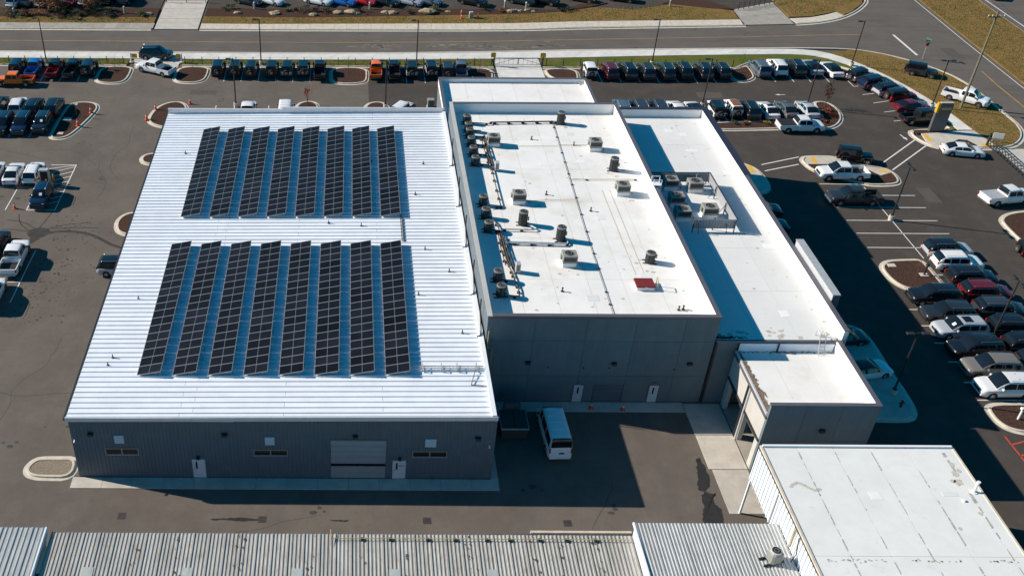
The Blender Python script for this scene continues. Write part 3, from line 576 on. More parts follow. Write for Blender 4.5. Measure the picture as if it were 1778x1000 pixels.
for k in range(7):
    if k != 2: MB().cbox(x0+.02,x1-.02,AY0-.04,AY0-.002,a+k*hs_+.012,a+(k+1)*hs_-.012,.008).obj('panel', 'beige_door', od)
    else:
        MB().box(x0+.02,x1-.02,AY0-.035,AY0-.002,a+k*hs_+.012,a+k*hs_+.14).box(x0+.02,x1-.02,AY0-.035,AY0-.002,a+(k+1)*hs_-.14,a+(k+1)*hs_-.012).obj('panel', 'beige_door', od)
        for q in range(2): MB().box(x0+.06+q*2.15,x0+2.12+q*2.15,AY0-.03,AY0-.002,a+k*hs_+.145,a+(k+1)*hs_-.145).obj('pane', 'window_glass', od)
MB().box(x0-.12,x0-.005,AY0-.05,AY0,a,b+.12).box(x1+.005,x1+.12,AY0-.05,AY0,a,b+.12).box(x0-.005,x1+.005,AY0-.05,AY0,b+.005,b+.12).obj('frame', 'wall_metal', od)
for x0, x1, a, b in wins:
    w = MB().box(x0,x1,AY0-.06,AY0,a,a+.06).box(x0,x1,AY0-.06,AY0,b-.06,b).box(x0,x0+.06,AY0-.06,AY0,a+.062,b-.062).box(x1-.06,x1,AY0-.06,AY0,a+.062,b-.062).box((x0+x1)/2-.04,(x0+x1)/2+.04,AY0-.06,AY0,a+.062,b-.062).obj('window', 'steel', wk)
    for q in (0, 1): MB().box(x0+.062+q*(x1-x0)/2-q*.02,(x0+x1)/2-.042+q*((x1-x0)/2-.02),AY0-.02,AY0,a+.062,b-.062).obj('pane', 'window_glass', w)
    MB().box(x0-.04,x1+.04,AY0-.1,AY0-.06,a-.05,a-.002).obj('sill', 'steel', w)
for x0, x1, a, b in louv:
    l = MB().box(x0,x1,AY0-.12,AY0,a,b).obj('vent_hood', 'white_door', wk)
    for q in range(5): MB().box(x0+.04,x1-.04,AY0-.15,AY0-.12,a+.06+q*.14,a+.14+q*.14).obj('slat', 'white_door', l)
def wall_pack(x, z, y, par): 
    o = MB().xprism([(x-.2,z-.13),(x+.2,z-.13),(x+.2,z+.13),(x-.2,z+.13)], y-.26, y).obj('wall_lamp', 'dark_metal', par)
    MB().box(x-.15,x+.15,y-.24,y-.06,z-.15,z-.131).obj('lens', 'lens_clear', o)
for x, z in ((.57,4.65),(10.05,4.52),(-9.5,4.76),(-19.83,4.76)): wall_pack(x, z, AY0-.036, wk)
for x, z in ((-21.15,4.1),(10.98,3.78)): MB().cyl((x,AY0-.28,z-.08),(x,AY0-.06,z),.07,.05,8).obj('camera_housing', 'white_plain', wk)
for x, y in [(-18.6,71.5),(-19.3,63.4),(-19.5,62.4),(6.8,89.5),(1.2,83.5),(-18.1,98.6),(7.2,79.3),(8,96),(-2,84),(6.2,72),(9.6,66.5),(9.2,75.6)]:
    MB().cyl((x,y,zA(x)),(x,y,zA(x)+.34),.05,n=8).cyl((x,y,zA(x)+.0),(x,y,zA(x)+.06),.12,n=8).obj('roof_vent_pipe', 'unit_dark', wk)
for y in (95.2,86.8,79.4,71.8,65.9):
    MB().tube([(11.2,y+2.4,8.9),(11.2,y+2.4,7.6),(11.15,y+.6,7.0),(11.05,y,6.9),(10.75,y-.1,6.85)], .06, 6).obj('downpipe', 'dark_metal', wk)
MB().tube([(5.1,80.6,zA(5)+.12),(5.1,85.3,zA(5)+.12)], .05, 6).tube([(5.25,80.6,zA(5)+.12),(5.25,85.3,zA(5)+.12)], .04, 6).obj('conduit', 'unit_dark', wk)
tr = MB().box(5.7,10.9,61.62,61.68,zA(8)+.24,zA(8)+.32).box(5.7,10.9,61.88,61.94,zA(8)+.24,zA(8)+.32).obj('cable_tray', 'galvanised', wk)
for k in range(18): MB().box(5.8+.29*k,5.84+.29*k,61.68,61.88,zA(8)+.25,zA(8)+.28).obj('rung', 'galvanised', tr)
for x in (5.95,7.5,8.75,10.3): MB().box(x-.04,x+.04,61.45,62.15,zA(x)+.1,zA(x)+.16).box(x-.04,x+.04,61.45,61.5,zA(x)+.1,zA(x)+.42).box(x-.03,x+.03,62.1,62.15,zA(x)+.1,zA(x)+.42).box(x-.03,x+.03,61.45,62.15,zA(x)+.42,zA(x)+.46).obj('bracket', 'galvanised', tr)
MB().tube([(10.2,61.5,6.9),(9.7,59.8,6.75),(11,59.7,6.75)], .03, 5).obj('loose_cable', 'dark_metal', wk)

# ------------------------------------------------------------------ tall block
BX0, BX1, BY0, BY1, BD, BP = 11.45, 30.55, 65.4, 105.8, 8.15, 9.35
tb = thing('tall_block', 'tall flat-roofed grey concrete block with white roof and rooftop coolers', 'building')
PT = .32
MB().add([(BX0,BY0+.06,0),(BX1,BY0+.06,0),(BX1,BY0+.06,BP-.05),(BX0,BY0+.06,BP-.05),(BX0,BY1,0),(BX1,BY1,0),(BX1,BY1,BP-.05),(BX0,BY1,BP-.05)],[(0,1,2,3),(1,5,6,2),(5,4,7,6),(4,0,3,7)]).obj('wall_core', 'wall_metal', tb)
xs = [BX0,15.4,19.7,23.75,27.8,BX1]; zs = [.02,2.95,6.72,9.1]
od = (21.2,23.7,.04,1.98)
for i in range(5):
    for j in range(3):
        a, b, c, d = xs[i]+.012, xs[i+1]-.012, zs[j]+.012, zs[j+1]-.012
        if j == 0 and i == 2:
            MB().xprism([(a,c),(od[0]-.03,c),(od[0]-.03,od[3]+.03),(od[1]+.03,od[3]+.03),(od[1]+.03,c),(b,c),(b,d),(a,d)], BY0, BY0+.055).obj('wall_panel', 'precast', tb)
        else: MB().box(a,b,BY0,BY0+.055,c,d).obj('wall_panel', 'precast', tb)
mb = MB()
mb.box(BX0+.003,BX0+PT,BY0+.07,BY1-.003,BD-.3,BP-.06).box(BX1-PT,BX1-.003,BY0+.07,BY1-.003,BD-.3,BP-.06).box(BX0+PT+.001,BX1-PT-.001,BY0+.07,BY0+PT,BD-.3,BP-.06).box(BX0+PT+.001,BX1-PT-.001,BY1-PT,BY1-.003,BD-.3,BP-.06).obj('parapet', 'membrane_white', tb)
mb = MB(); e = .05
MB().box(BX0-e,BX0+PT+.03,BY0-e,BY1+e,BP-.06,BP).obj('coping', 'pale_precast_sunlit_coping', tb)  # sunlight on the west coping is put into its paler colour
mb.box(BX1-PT-.03,BX1+e,BY0-e,BY1+e,BP-.06,BP).box(BX0+PT+.032,BX1-PT-.032,BY0-e,BY0+PT+.03,BP-.06,BP-.002).box(BX0+PT+.032,BX1-PT-.032,BY1-PT-.03,BY1+e,BP-.06,BP-.002)
mb.box(BX0-.02,BX1+.02,BY0-.03,BY0+.03,BP-.28,BP-.061).obj('coping', 'coping', tb)
def membrane(par, x0, x1, y0, y1, z, wx, ly, m='membrane', rnd=.005, edges=None):
    nx = max(1, round((x1-x0)/wx)); ny = max(1, round((y1-y0)/ly)); w = (x1-x0)/nx; l = (y1-y0)/ny; E_ = edges or [x0+i*w for i in range(nx+1)]; nx = len(E_)-1
    MB().box(x0-.0,x1+.0,y0,y1,z-.1,z-.02).obj('roof_deck', 'seam_grey', par)
    for i in range(nx):
        for j in range(ny):
            zz = z+random.uniform(0, rnd); o = (i % 2)*l*.0
            MB().prism([(E_[i]+.014,y0+j*l+.010),(E_[i+1]-.014,y0+j*l+.010),(E_[i+1]-.014,y0+(j+1)*l-.010),(E_[i]+.014,y0+(j+1)*l-.010)], z-.02, zz).obj('membrane_sheet', m, par)
membrane(tb, BX0+PT, BX1-PT, BY0+PT, BY1-PT, BD, 3.05, 6.6)
for x0 in (19.48, 25.98):
    d = MB().box(x0,x0+.8,BY0-.04,BY0-.001,.05,1.95).obj('door', 'white_door', tb)
    MB().box(x0+.3,x0+.44,BY0-.046,BY0-.04,1.0,1.7).obj('vision_panel', 'window_glass', d); MB().box(x0+.06,x0+.15,BY0-.1,BY0-.04,.92,.98).obj('handle', 'steel', d)
    MB().box(x0+.3,x0+.5,BY0-.2,BY0-.001,2.2,2.3).obj('door_lamp', 'steel', tb); MB().box(x0-.06,x0-.004,BY0-.055,BY0-.001,.05,2.01).box(x0+.804,x0+.86,BY0-.055,BY0-.001,.05,2.01).box(x0-.004,x0+.804,BY0-.055,BY0-.001,1.954,2.01).obj('frame', 'coping', d)
o = MB().box(od[0],od[1],BY0+.02,BY0+.05,.03,od[3]).obj('overhead_door', 'wall_metal', tb)
for k in range(4): MB().box(od[0]+.02,od[1]-.02,BY0+.0,BY0+.019,.05+k*.48,.5+k*.48).obj('panel', 'wall_metal', o)
for x, z in ((15.2,4.45),(22.5,4.4),(28.9,4.4)): wall_pack(x, z, BY0, tb)
for x, z in ((17.0,3.9),(20.0,3.85),(22.2,3.85),(27.7,3.75)): MB().cyl((x,BY0-.06,z),(x,BY0,z),.07,n=8).obj('wall_outlet', 'unit_dark', tb)
MB().tube([(11.6,BY0-.2,7.9),(11.6,BY0-.2,6.2),(12.0,BY0-.2,6.1),(12.0,BY0-.2,4.6)], .045, 6).obj('gas_pipe', 'gas_yellow', tb)
# ------------------------------------------------------------------ rear annex
ax = thing('rear_annex', 'low white-roofed annex behind the tall block towards the road', 'building')
CX0, CX1, CY0, CY1 = 11.25, 30.0, 105.9, 119.1
MB().box(CX0,CX1,CY0,CY1,0,5.55).obj('wall', 'precast', ax)
MB().box(CX0,CX0+.3,CY0,CY1,5.5,6.44).box(CX1-.3,CX1,CY0,CY1,5.5,6.44).box(CX0+.301,CX1-.301,CY1-.3,CY1,5.5,6.44).obj('parapet', 'membrane_white', ax)
MB().box(CX0-.04,CX0+.33,CY0,CY1+.04,6.44,6.5).box(CX1-.33,CX1+.04,CY0,CY1+.04,6.44,6.5).box(CX0+.332,CX1-.332,CY1-.33,CY1+.04,6.44,6.498).obj('coping', 'coping', ax)
membrane(ax, CX0+.3, CX1-.3, CY0, CY1-.3, 5.9, 3.05, 6.6)
MB().cyl((29.2,118.3,5.9),(29.2,118.3,6.3),.12,n=8).obj('roof_drain', 'unit_grey', ax)
# ------------------------------------------------------------------ showroom wing
sw = thing('showroom_wing', 'lower white-roofed wing with ribbed dark edge along the east side', 'building')
DX0, DX1, DY0, DY1, DD, DP = 30.62, 41.3, 65.4, 107.3, 7.0, 8.0
MB().add([(DX0,DY0,0),(DX1,DY0,0),(DX1,DY0,DD),(DX0,DY0,DD),(DX0,DY1,0),(DX1,DY1,0),(DX1,DY1,DD),(DX0,DY1,DD)],[(0,1,2,3),(1,5,6,2),(5,4,7,6)]).obj('wall', 'precast', sw)
MB().box(DX1-.3,DX1,DY0,DY1,DD-.4,DP-.06).box(DX0,DX1-.301,DY1-.3,DY1,DD-.4,DP-.06).obj('parapet', 'membrane_white', sw)
MB().box(DX1-.32,DX1+.1,DY0-.04,91.5,DP-.06,DP).obj('coping', 'coping', sw); MB().box(DX1-.32,DX1+.42,91.502,DY1+.3,DP-.06,DP+.01).box(DX0,DX1-.322,DY1-.32,DY1+.3,DP-.06,DP+.008).obj('wide_coping', 'coping_dark', sw)
mb = MB(); ribbed_wall(mb, (DX1+.1,DY0), (DX1+.1,DY1+.1), .4, DP-.07, DP-.07, (1,0), .34, .11); ribbed_wall(mb, (DX1+.1,DY1+.1), (DX0,DY1+.1), .4, DP-.07, DP-.07, (0,1), .34, .11)
mb.box(DX1+.0,DX1+.1,DY0,DY1+.1,.3,DP-.07).box(DX0,DX1,DY1,DY1+.1,.3,DP-.072).obj('ribbed_screen', 'flashing', sw)
membrane(sw, DX0, DX1-.3, DY0, DY1-.3, DD, 3.55, 7, 'membrane_east')
MB().box(DX0,DX1-.1,DY0-.16,DY0-.001,DD-.2,DD-.03).obj('gutter', 'coping', sw)
for x in (30.72,32.62): MB().box(x-.07,x+.07,DY0-.16,DY0-.002,.05,DD-.2).obj('downpipe', 'dark_metal', sw)
mb = MB()
for _ in range(60):
    x, y = DX0+abs(random.gauss(0, 1.0)), DY0+.15+abs(random.gauss(0, .16)); r = random.uniform(.04, .13)
    mb.poly([(x+1.7*r*cos(a), y+r*sin(a)*random.uniform(.5, 1.2), DD+.007) for a in [k*pi/3 for k in range(6)]])
struct(mb.obj('leaf_litter', 'debris', sw), 'stuff')
# portal that stands proud of the east side
po = thing('entrance_portal', 'pale ribbed entrance portal standing proud of the east wing', 'portal')
mb = MB(); mb.box(41.5,42.1,69.6,78.3,.0,8.55); ribbed_wall(mb, (42.1,69.6), (42.1,78.3), .1, 8.55, 8.55, (1,0), .34, .1); mb.obj('body', 'flashing', po)
MB().box(41.44,42.14,69.55,78.35,8.551,8.62).obj('coping', 'galvanised', po); MB().box(41.52,42.08,69.57,69.598,4.4,8.5).obj('end_shade_sheet', 'coping', po)  # shade on the portal's south end, painted as a darker sheet
# ------------------------------------------------------------------ service canopy with two bays
sc = thing('service_canopy', 'low grey service entrance block with white roof and two open bays', 'building')
EX0, EX1, EY0, EY1, ED, EP = 32.4, 40.85, 57.2, 65.2, 5.95, 7.15
exs = [EX0,35.2,38.0,EX1]
for i in range(3):
    for z0, z1 in ((.02,3.4),(3.42,EP-.08)): MB().box(exs[i]+.01,exs[i+1]-.01,EY0,EY0+.3,z0,z1).obj('wall_panel', 'precast', sc)
MB().box(EX1-.3,EX1,EY0+.302,EY1,0,EP-.07).obj('wall', 'precast', sc)
MB().box(EX0-.04,EX1+.04,EY0-.04,EY0+.32,EP-.07,EP).box(EX1-.32,EX1+.04,EY0+.322,EY1,EP-.07,EP-.002).obj('coping', 'coping', sc)
MB().box(EX1-.34,EX1-.301,EY0+.34,EY1,ED,EP-.08).box(EX0+.1,EX1-.34,EY0+.301,EY0+.335,ED,EP-.08).obj('parapet_lining', 'membrane_white', sc)
MB().box(EX0,EX0+.28,EY0+.302,EY1,3.3,5.7).obj('header', 'pale_precast_sunlit_coping', sc)
for y0, y1 in ((EY0+.303,58.1),(60.75,61.45),(64.6,EY1)): MB().box(EX0+.002,EX0+.4,y0,y1,0,3.299).obj('pier', 'pale_precast_sunlit_coping', sc)
MB().box(EX0-.13,EX0-.001,EY0+.1,EY1,5.62,5.8).obj('gutter', 'coping', sc); MB().box(EX0-.1,EX0-.002,EY0+.2,EY1-.1,3.1,3.3).obj('trim', 'dark_metal', sc)
for y in (61.3,60.9): MB().box(EX0-.13,EX0-.003,y-.07,y+.07,0,5.6).obj('downpipe', 'dark_metal' if y > 61 else 'flashing', sc)
MB().box(EX0+.02,EX1-.31,EY0+.31,EY1-.02,.0,.06).obj('bay_floor', 'old_concrete', sc); MB().box(EX0+4.5,EX0+4.6,EY0+.31,EY1-.02,.061,5.59).obj('inner_wall', 'wall_metal', sc)
for y0, y1 in ((58.12,60.73),(61.47,64.58)):
    d = MB().box(EX0+.2,EX0+.26,y0,y1,2.5,3.29).obj('raised_door', 'wall_metal', sc)
    for a in range(3): MB().box(EX0+.18,EX0+.199,y0+.06+a*(y1-y0-.04)/3,y0-.02+(a+1)*(y1-y0-.04)/3,2.6,3.2).obj('pane', 'window_glass', d)
MB().box(EX0+.02,EX1-.3,EY0+.3,EY1,5.6,5.85).obj('ceiling', 'membrane_white', sc)
membrane(sc, EX0+.02, EX1-.34, EY0+.34, EY1, ED, 2.8, 7.6)
MB().box(EX0-.02,EX0+.1,EY0+.34,EY1,5.8,ED+.06).obj('edge_trim', 'flashing', sc)
MB().box(EX0+.2,EX1-.4,EY1-.03,EY1+.15,ED,DD-.25).obj('upstand', 'white_metal', sc)
for x in (35.8,): MB().box(x-.06,x+.06,EY1-.12,EY1-.031,ED,DD-.2).obj('downpipe', 'dark_metal', sc)
mb = MB()
for _ in range(300):
    t_ = random.random(); y = EY0+.5+t_*(EY1-EY0-.7); x = EX0+.14+abs(random.gauss(0, .17))*(1.2-abs(t_-.35)); r = random.uniform(.04, .14)
    mb.poly([(x+r*cos(a)*random.uniform(.6, 1.3), y+1.6*r*sin(a)*random.uniform(.5, 1.2), ED+.007+random.random()*.03) for a in [k*pi/3 for k in range(6)]])
for _ in range(90):
    x = random.uniform(EX0+.3, EX1-.5); y = EY1-.06-abs(random.gauss(0, .1)); r = random.uniform(.02, .07)
    mb.poly([(x+1.7*r*cos(a), y+r*sin(a), ED+.008+random.random()*.01) for a in [k*pi/3 for k in range(6)]])
struct(mb.obj('leaf_litter', 'debris', sc), 'stuff')
wall_pack(36.9, 4.6, EY0, sc)
ld = thing('roof_ladder', 'pale metal ladder from the service canopy roof up to the wing roof', 'ladder', (39.3,65.0,0))
for s in (-.24,.24): MB().tube([(s,-.35,5.97),(s,.3,7.6),(s,.9,7.7),(s,1.1,7.02)], .035, 6).obj('rail', 'galvanised', ld)
for k in range(6): MB().cyl((-.24,-.28+.1*k,6.15+.25*k),(.24,-.28+.1*k,6.15+.25*k),.022,n=6).obj('rung', 'galvanised', ld)
# ------------------------------------------------------------------ white flat-roofed building, lower right
wb = thing('white_roof_building', 'large weathered white flat roof with dirty seams at the lower right', 'building')
FX0, FX1, FY0, FY1, FZ = 30.12, 44.2, 33.0, 53.0, 6.98
membrane(wb, FX0+.1, FX1-.1, FY0, FY1-.12, FZ, 2.62, 10.2, 'membrane_old', edges=[FX0+.1,32.72,35.36,38.0,40.65,43.2,FX1-.1])
mb = MB()
for x in (32.72,35.36,38.0,40.65,43.2):
    y = FY1-.6
    while y > FY0:
        l = random.uniform(.2, 1.3)
        if random.random() < (.95 if x < 33 else .62):
            w = random.uniform(.02, .07) if x < 43 else random.uniform(.03, .14)
            mb.poly([(x+random.uniform(-.03, .03)-w, y-l, FZ+.012),(x+w, y-l*.9, FZ+.012),(x+w*.8, y, FZ+.012),(x-w*.7, y-.05, FZ+.012)])
        y -= l+random.uniform(.0, .35)
for _ in range(60):
    x, y = random.choice([random.uniform(30.6, 35), random.uniform(36.5, 40), random.uniform(41.5, 43.6)]), 42.6+random.gauss(0, .06)
    mb.poly([(x+.08*cos(a), y+.05*sin(a), FZ+.013) for a in [k*pi/3 for k in range(6)]])
struct(mb.obj('seam_dirt', 'dirt_line', wb), 'stuff')
mb = MB()
for i in range(11):
    x = 31.0+.19*i; y = 49.0+.35*sin(i*.55)
    mb.poly([(x+.16*cos(a), y+.13*sin(a)*random.uniform(.7, 1.2), FZ+.010+.0002*i) for a in [k*pi/4 for k in range(8)]])
for x, y, r in ((43.3,51.2,.22),(43.1,50.3,.3),(42.9,49.5,.34),(43.5,50.6,.2),(42.6,49.6,.2),(43.0,46.6,.16),(41.0,45.3,.15)):
    mb.poly([(x+r*cos(a)*random.uniform(.6, 1.2), y+r*sin(a)*random.uniform(.6, 1.2), FZ+.0135) for a in [k*pi/5 for k in range(10)]])
mat('tan_stain', (0.52, 0.48, 0.42), 0.9, var=0.15, scale=3)
struct(mb.obj('tan_stains', 'tan_stain', wb), 'stuff')
MB().box(FX0,FX0+.16,FY0,FY1,FZ-.1,FZ+.06).obj('edge_trim', 'kerb', wb); MB().box(FX1-.14,FX1,FY0,FY1,FZ-.1,FZ+.05).obj('edge_trim', 'kerb', wb)
MB().box(FX0+.162,FX1-.142,FY1-.16,FY1,FZ-.1,FZ+.16).obj('parapet', 'membrane_white', wb)
mb = MB(); mb.box(FX0-.0,FX0+.06,FY0,FY1,3.7,FZ-.1); ribbed_wall(mb, (FX0,FY1), (FX0,FY0), 3.68, FZ-.12, FZ-.12, (-1,0), .45, .09)
mb.obj('wall_cladding', 'white_metal', wb)
MB().box(FX0-.07,FX0+.14,FY0,FY1+.02,FZ-.14,FZ-.101).obj('drip_edge', 'dark_metal', wb)
MB().box(FX0+.062,FX1,FY1-.12,FY1-.02,3.6,FZ-.1).obj('wall_cladding', 'white_metal', wb); MB().box(FX1-.14,FX1-.04,FY0,FY1-.13,0,FZ-.1).obj('wall', 'white_metal', wb); MB().box(33.5,FX1-.15,FY0+1,48.8,0,6.6).obj('core', 'wall_metal', wb)
MB().box(FX0+.0,FX0+.14,FY1-.3,FY1-.16,0,3.69).obj('post', 'white_metal', wb); MB().box(FX1-.3,FX1-.16,FY1-.3,FY1-.16,0,3.6).obj('post', 'white_metal', wb)
MB().tube([(FX0-.1,48.45,6.7),(FX0-.1,48.4,3.9)], .03, 5).obj('conduit', 'dark_metal', wb); MB().tube([(FX0-.1,45.3,6.8),(FX0-.1,45.2,5.2)], .06, 6).obj('conduit', 'gas_yellow', wb); MB().tube([(FX0-.1,44.6,6.8),(FX0-.12,44.2,5.6),(FX0-.5,43.9,5.15)], .04, 6).obj('conduit', 'dark_metal', wb)
MB().cyl((43.55,48.6,FZ),(43.55,48.6,FZ+.95),.09,n=10).cyl((43.55,48.6,FZ+.9),(43.55,48.6,FZ+1.0),.13,n=10).cyl((43.55,48.6,FZ),(43.55,48.6,FZ+.05),.24,n=10).obj('vent_pipe', 'white_plain', wb)
MB().cyl((42.45,47.75,FZ),(42.45,47.75,FZ+.12),.16,.1,10).obj('roof_vent', 'white_plain', wb)
# ------------------------------------------------------------------ corrugated sheds along the bottom edge
def corrugated_roof(par, x0, x1, y0, y1, z, pw, ribs, m, slope=-.02, h=.042):
    n = round((x1-x0)/pw); w = (x1-x0)/n; q = MB(); P = []
    for k in range(ribs):
        c = (k+.5)*w/ribs; big = .055 if k == 0 else .035; hh = h*(1.35 if k == 0 else 1)
        P += [(c-big-.03,0),(c-big,hh),(c+big,hh),(c+big+.03,0)]
    P = [(0,0)]+P+[(w,0)]; L = y1-y0; N = len(P)
    q.add([(a,0,b) for a, b in P]+[(a,L,b-slope*L) for a, b in P], [(i,i+1,N+i+1,N+i) for i in range(N-1)])
    me = q.mesh('roof_sheet', [m])
    for i in range(n): link('roof_sheet', me, par, (x0+i*w, y0, z+slope*L+(i % 2)*.006))
g1 = thing('rusty_shed', 'long low shed with rust-streaked corrugated roof along the bottom edge', 'shed')
corrugated_roof(g1, -20.75, 19.9, 33.5, 47.05, 4.0, 1.085, 4, 'rusty_roof')
MB().box(-20.7,19.85,46.6,46.9,0,3.9).obj('wall', 'white_metal', g1); MB().box(-20.75,19.9,47.0,47.14,3.86,3.98).obj('gutter', 'wall_metal', g1)
pp = MB().tube([(-1.15,46.55,4.2),(19.7,46.55,4.2)], .032, 6).tube([(-1.15,47.2,4.35),(-1.15,46.0,4.15)], .03, 6).obj('gas_pipe', 'gas_yellow', g1)
for x in (1.05,3.0,5.6,7.5,9.7,11.3,13.4,15.3,17.3): MB().box(x-.11,x+.11,46.42,46.68,4.04,4.16).obj('pipe_block', 'dark_metal', pp)
for x in (-17.5,-10.8,-3.4,3.2,9.85): MB().box(x-.36,x+.36,40,44.1,3.8,3.992).obj('skylight_sheet', 'translucent_sheet', g1)
mb = MB()
for _ in range(90):
    x, y = random.choice([-14.6,-11.6,-7.4,-2.6,1.0,3.9,8.5,13,14.6,17.3])+random.uniform(-.35,.35), random.uniform(42.9, 46.9); r = random.uniform(.02, .07)
    mb.poly([(x+r*cos(a), y+1.9*r*sin(a), 4.072-.02*(46.9-y)+.02*0) for a in [k*pi/3 for k in range(6)]])
mat('rust', (0.16, 0.065, 0.03), 0.95, var=0.3, scale=6)
struct(mb.obj('rust_spots', 'rust', g1), 'stuff')
g0 = thing('grey_shed', 'slightly higher corrugated shed at the lower left corner', 'shed')
corrugated_roof(g0, -34, -21.15, 33.5, 47.25, 4.28, 1.07, 3, 'galv_roof'); MB().box(-34,-21.2,46.7,46.95,0,4.2).obj('wall', 'white_metal', g0); MB().box(-21.16,-21.06,33.5,47.28,3.7,4.34).obj('edge_trim', 'white_metal', g0); MB().box(-34,-21.2,47.2,47.32,4.12,4.24).obj('gutter', 'wall_metal', g0)
g2 = thing('galvanised_shed', 'higher galvanised corrugated canopy roof beside the white-walled building', 'shed')
corrugated_roof(g2, 19.98, 30.0, 33.5, 47.35, 5.0, .98, 4, 'galv_roof', h=.03)
mb = MB(); mb.box(20.0,20.05,33.5,47.1,3.4,4.93); ribbed_wall(mb, (20.0,47.1), (20.0,33.5), 3.4, 4.93, 4.93, (-1,0), .3, .03); mb.obj('wall_cladding', 'white_metal', g2)
MB().box(19.98,30.0,47.3,47.42,4.82,4.95).obj('gutter', 'wall_metal', g2); MB().box(20.05,29.9,46.7,46.8,0,4.85).obj('wall', 'white_metal', g2); MB().box(19.9,20.02,33.5,47.38,4.9,5.07).obj('edge_trim', 'white_metal', g2)
o = tag(MB().box(13.8,21.4,50.6,50.8,0,.18).obj('concrete_kerb', 'kerb'), 'long pale concrete edging bar in front of the rusty shed', 'edging')
# ------------------------------------------------------------------ solar arrays
PXW, PYL, NP, RISE = 1.96, 1.04, 18, .42
TILT = math.asin(RISE/2.0)
q = MB(); w, l, b = 2.0, PYL, .032
q.box(0,w,0,l,-.035,0,0)
def cellquad(x0, x1): q.add([(x0,b,.003),(x1,b,.003),(x1,l-b,.003),(x0,l-b,.003)], [(0,1,2,3)], 1)
cellquad(b, w/2-.014); cellquad(w/2+.014, w-b)
PANEL = q.mesh('solar_panel', ['solar_frame', 'solar_cell'])
def make_array(label, x, y):
    z = zA(x)+.14
    r = thing('solar_array', label, 'solar array', (x, y, z), 0, 'solar arrays on the workshop roof')
    for i in range(NP):
        o = link('solar_panel', PANEL, r, (0, i*(19.1/NP), .05)); o.rotation_euler = (0, -TILT, 0)
    for s in (.35, 1.6):
        zz = .05+sin(TILT)*s-.07; xx = cos(TILT)*s
        MB().box(xx-.03,xx+.03,-.05,19.1,zz-.05,zz).obj('rail', 'galvanised', r)
    for k in range(8):
        yy = .25+k*2.65; h = .05+RISE-.1
        MB().box(1.78,1.84,yy,yy+.05,-.1,h).obj('rear_leg', 'galvanised', r)
        MB().box(.1,.3,yy-.03,yy+.09,-.1,.02).obj('front_foot', 'white_metal', r)
    MB().tube([(.2,.1,-.02),(1.82,.1,.3)], .025, 5).obj('brace', 'galvanised', r)
    return r
for i in range(8):
    make_array('%s solar array from the left in the front row nearest the camera' % ORD[i], -16.9+2.84*i, 61.0)
    make_array('%s solar array from the left in the back row of the roof' % ORD[i], -16.75+2.84*i, 85.05)
for x, y in [(-13.6,92),(-7.9,94.6),(-10.9,90),(-13.2,69.4),(-4.7,72.6),(-12.9,98),(2.4,96.4)]:
    MB().cyl((x,y,zA(x)),(x,y,zA(x)+.28),.07,n=8).obj('roof_vent_pipe', 'unit_dark', wk)
# ------------------------------------------------------------------ rooftop coolers
def fan(par, x, y, z, r, m='fan_black'):
    f = MB().cyl((x,y,z-.02),(x,y,z+.012),r,n=18).obj('fan_opening', m, par)
    q = MB()
    for k in range(4):
        a = k*pi/2+.4; q.add([(x,y,z+.016),(x+r*.9*cos(a),y+r*.9*sin(a),z+.016),(x+r*.9*cos(a+.5),y+r*.9*sin(a+.5),z+.02)], [(0,1,2)])
    q.obj('fan_blade', 'unit_dark', f)
    q = MB()
    for rr in (.5, .98): 
        q2 = [(x+r*rr*cos(a), y+r*rr*sin(a), z+.03) for a in [k*2*pi/16 for k in range(17)]]; q.tube(q2, .014, 4)
    q.obj('fan_guard', 'unit_grey', f)
def package_unit(label, x, y, z, rz=0):
    r = thing('air_conditioner', label, 'air conditioner', (x, y, z), rz, 'square rooftop air conditioners')
    MB().cbox(-.62,.62,-.55,.55,0,.42,.02).obj('roof_curb', 'membrane_white', r)
    MB().cbox(-.66,.66,-.58,.58,.43,1.18,.03).obj('casing', 'unit_grey', r)
    for s in (-1, 1): MB().box(-.56,.56,s*.582-.006,s*.582+.006,.62,1.06).obj('coil_grille', 'unit_dark', r)
    MB().box(.662,.672,-.48,.48,.62,1.06).obj('coil_grille', 'unit_dark', r)
    fan(r, -.05, 0, 1.182, .40)
    MB().box(-.80,-.662,-.18,.14,.62,1.02).obj('control_box', 'unit_grey', r)
    MB().tube([(.6,-.3,.3),(.95,-.3,.3),(.95,-.3,.05)], .03, 5).obj('pipe', 'pipe_copper', r)
    return r
def round_unit(label, x, y, z, h=1.15, r0=.4, group='upright rooftop condensers'):
    r = thing('condenser', label, 'condenser', (x, y, z), random.uniform(-.2, .2), group)
    q = MB(); n = 12
    MB().cyl((0,0,.1),(0,0,h-.08),r0*.94,n=16).obj('coil', 'unit_dark', r)
    for k in range(12):
        a = k*2*pi/12; q.cyl((r0*.97*cos(a),r0*.97*sin(a),.1),(r0*.97*cos(a),r0*.97*sin(a),h-.08),.022,n=4)
    q.obj('guard_bars', 'unit_dark', r)
    MB().cyl((0,0,h-.08),(0,0,h),r0*1.03,n=18).obj('cap', 'unit_grey', r); MB().cyl((0,0,.061),(0,0,.12),r0*1.03,n=16).obj('base_ring', 'unit_dark', r)
    fan(r, 0, 0, h+.002, r0*.8)
    for s in (-.28,.28): MB().box(-.62,.62,s-.05,s+.05,-.0,.06).obj('sleeper', 'black_rubber', r)
    MB().box(r0+.02,r0+.14,-.08,.08,.5,.85).obj('junction_box', 'unit_grey', r)
    return r
Z = BD+.006
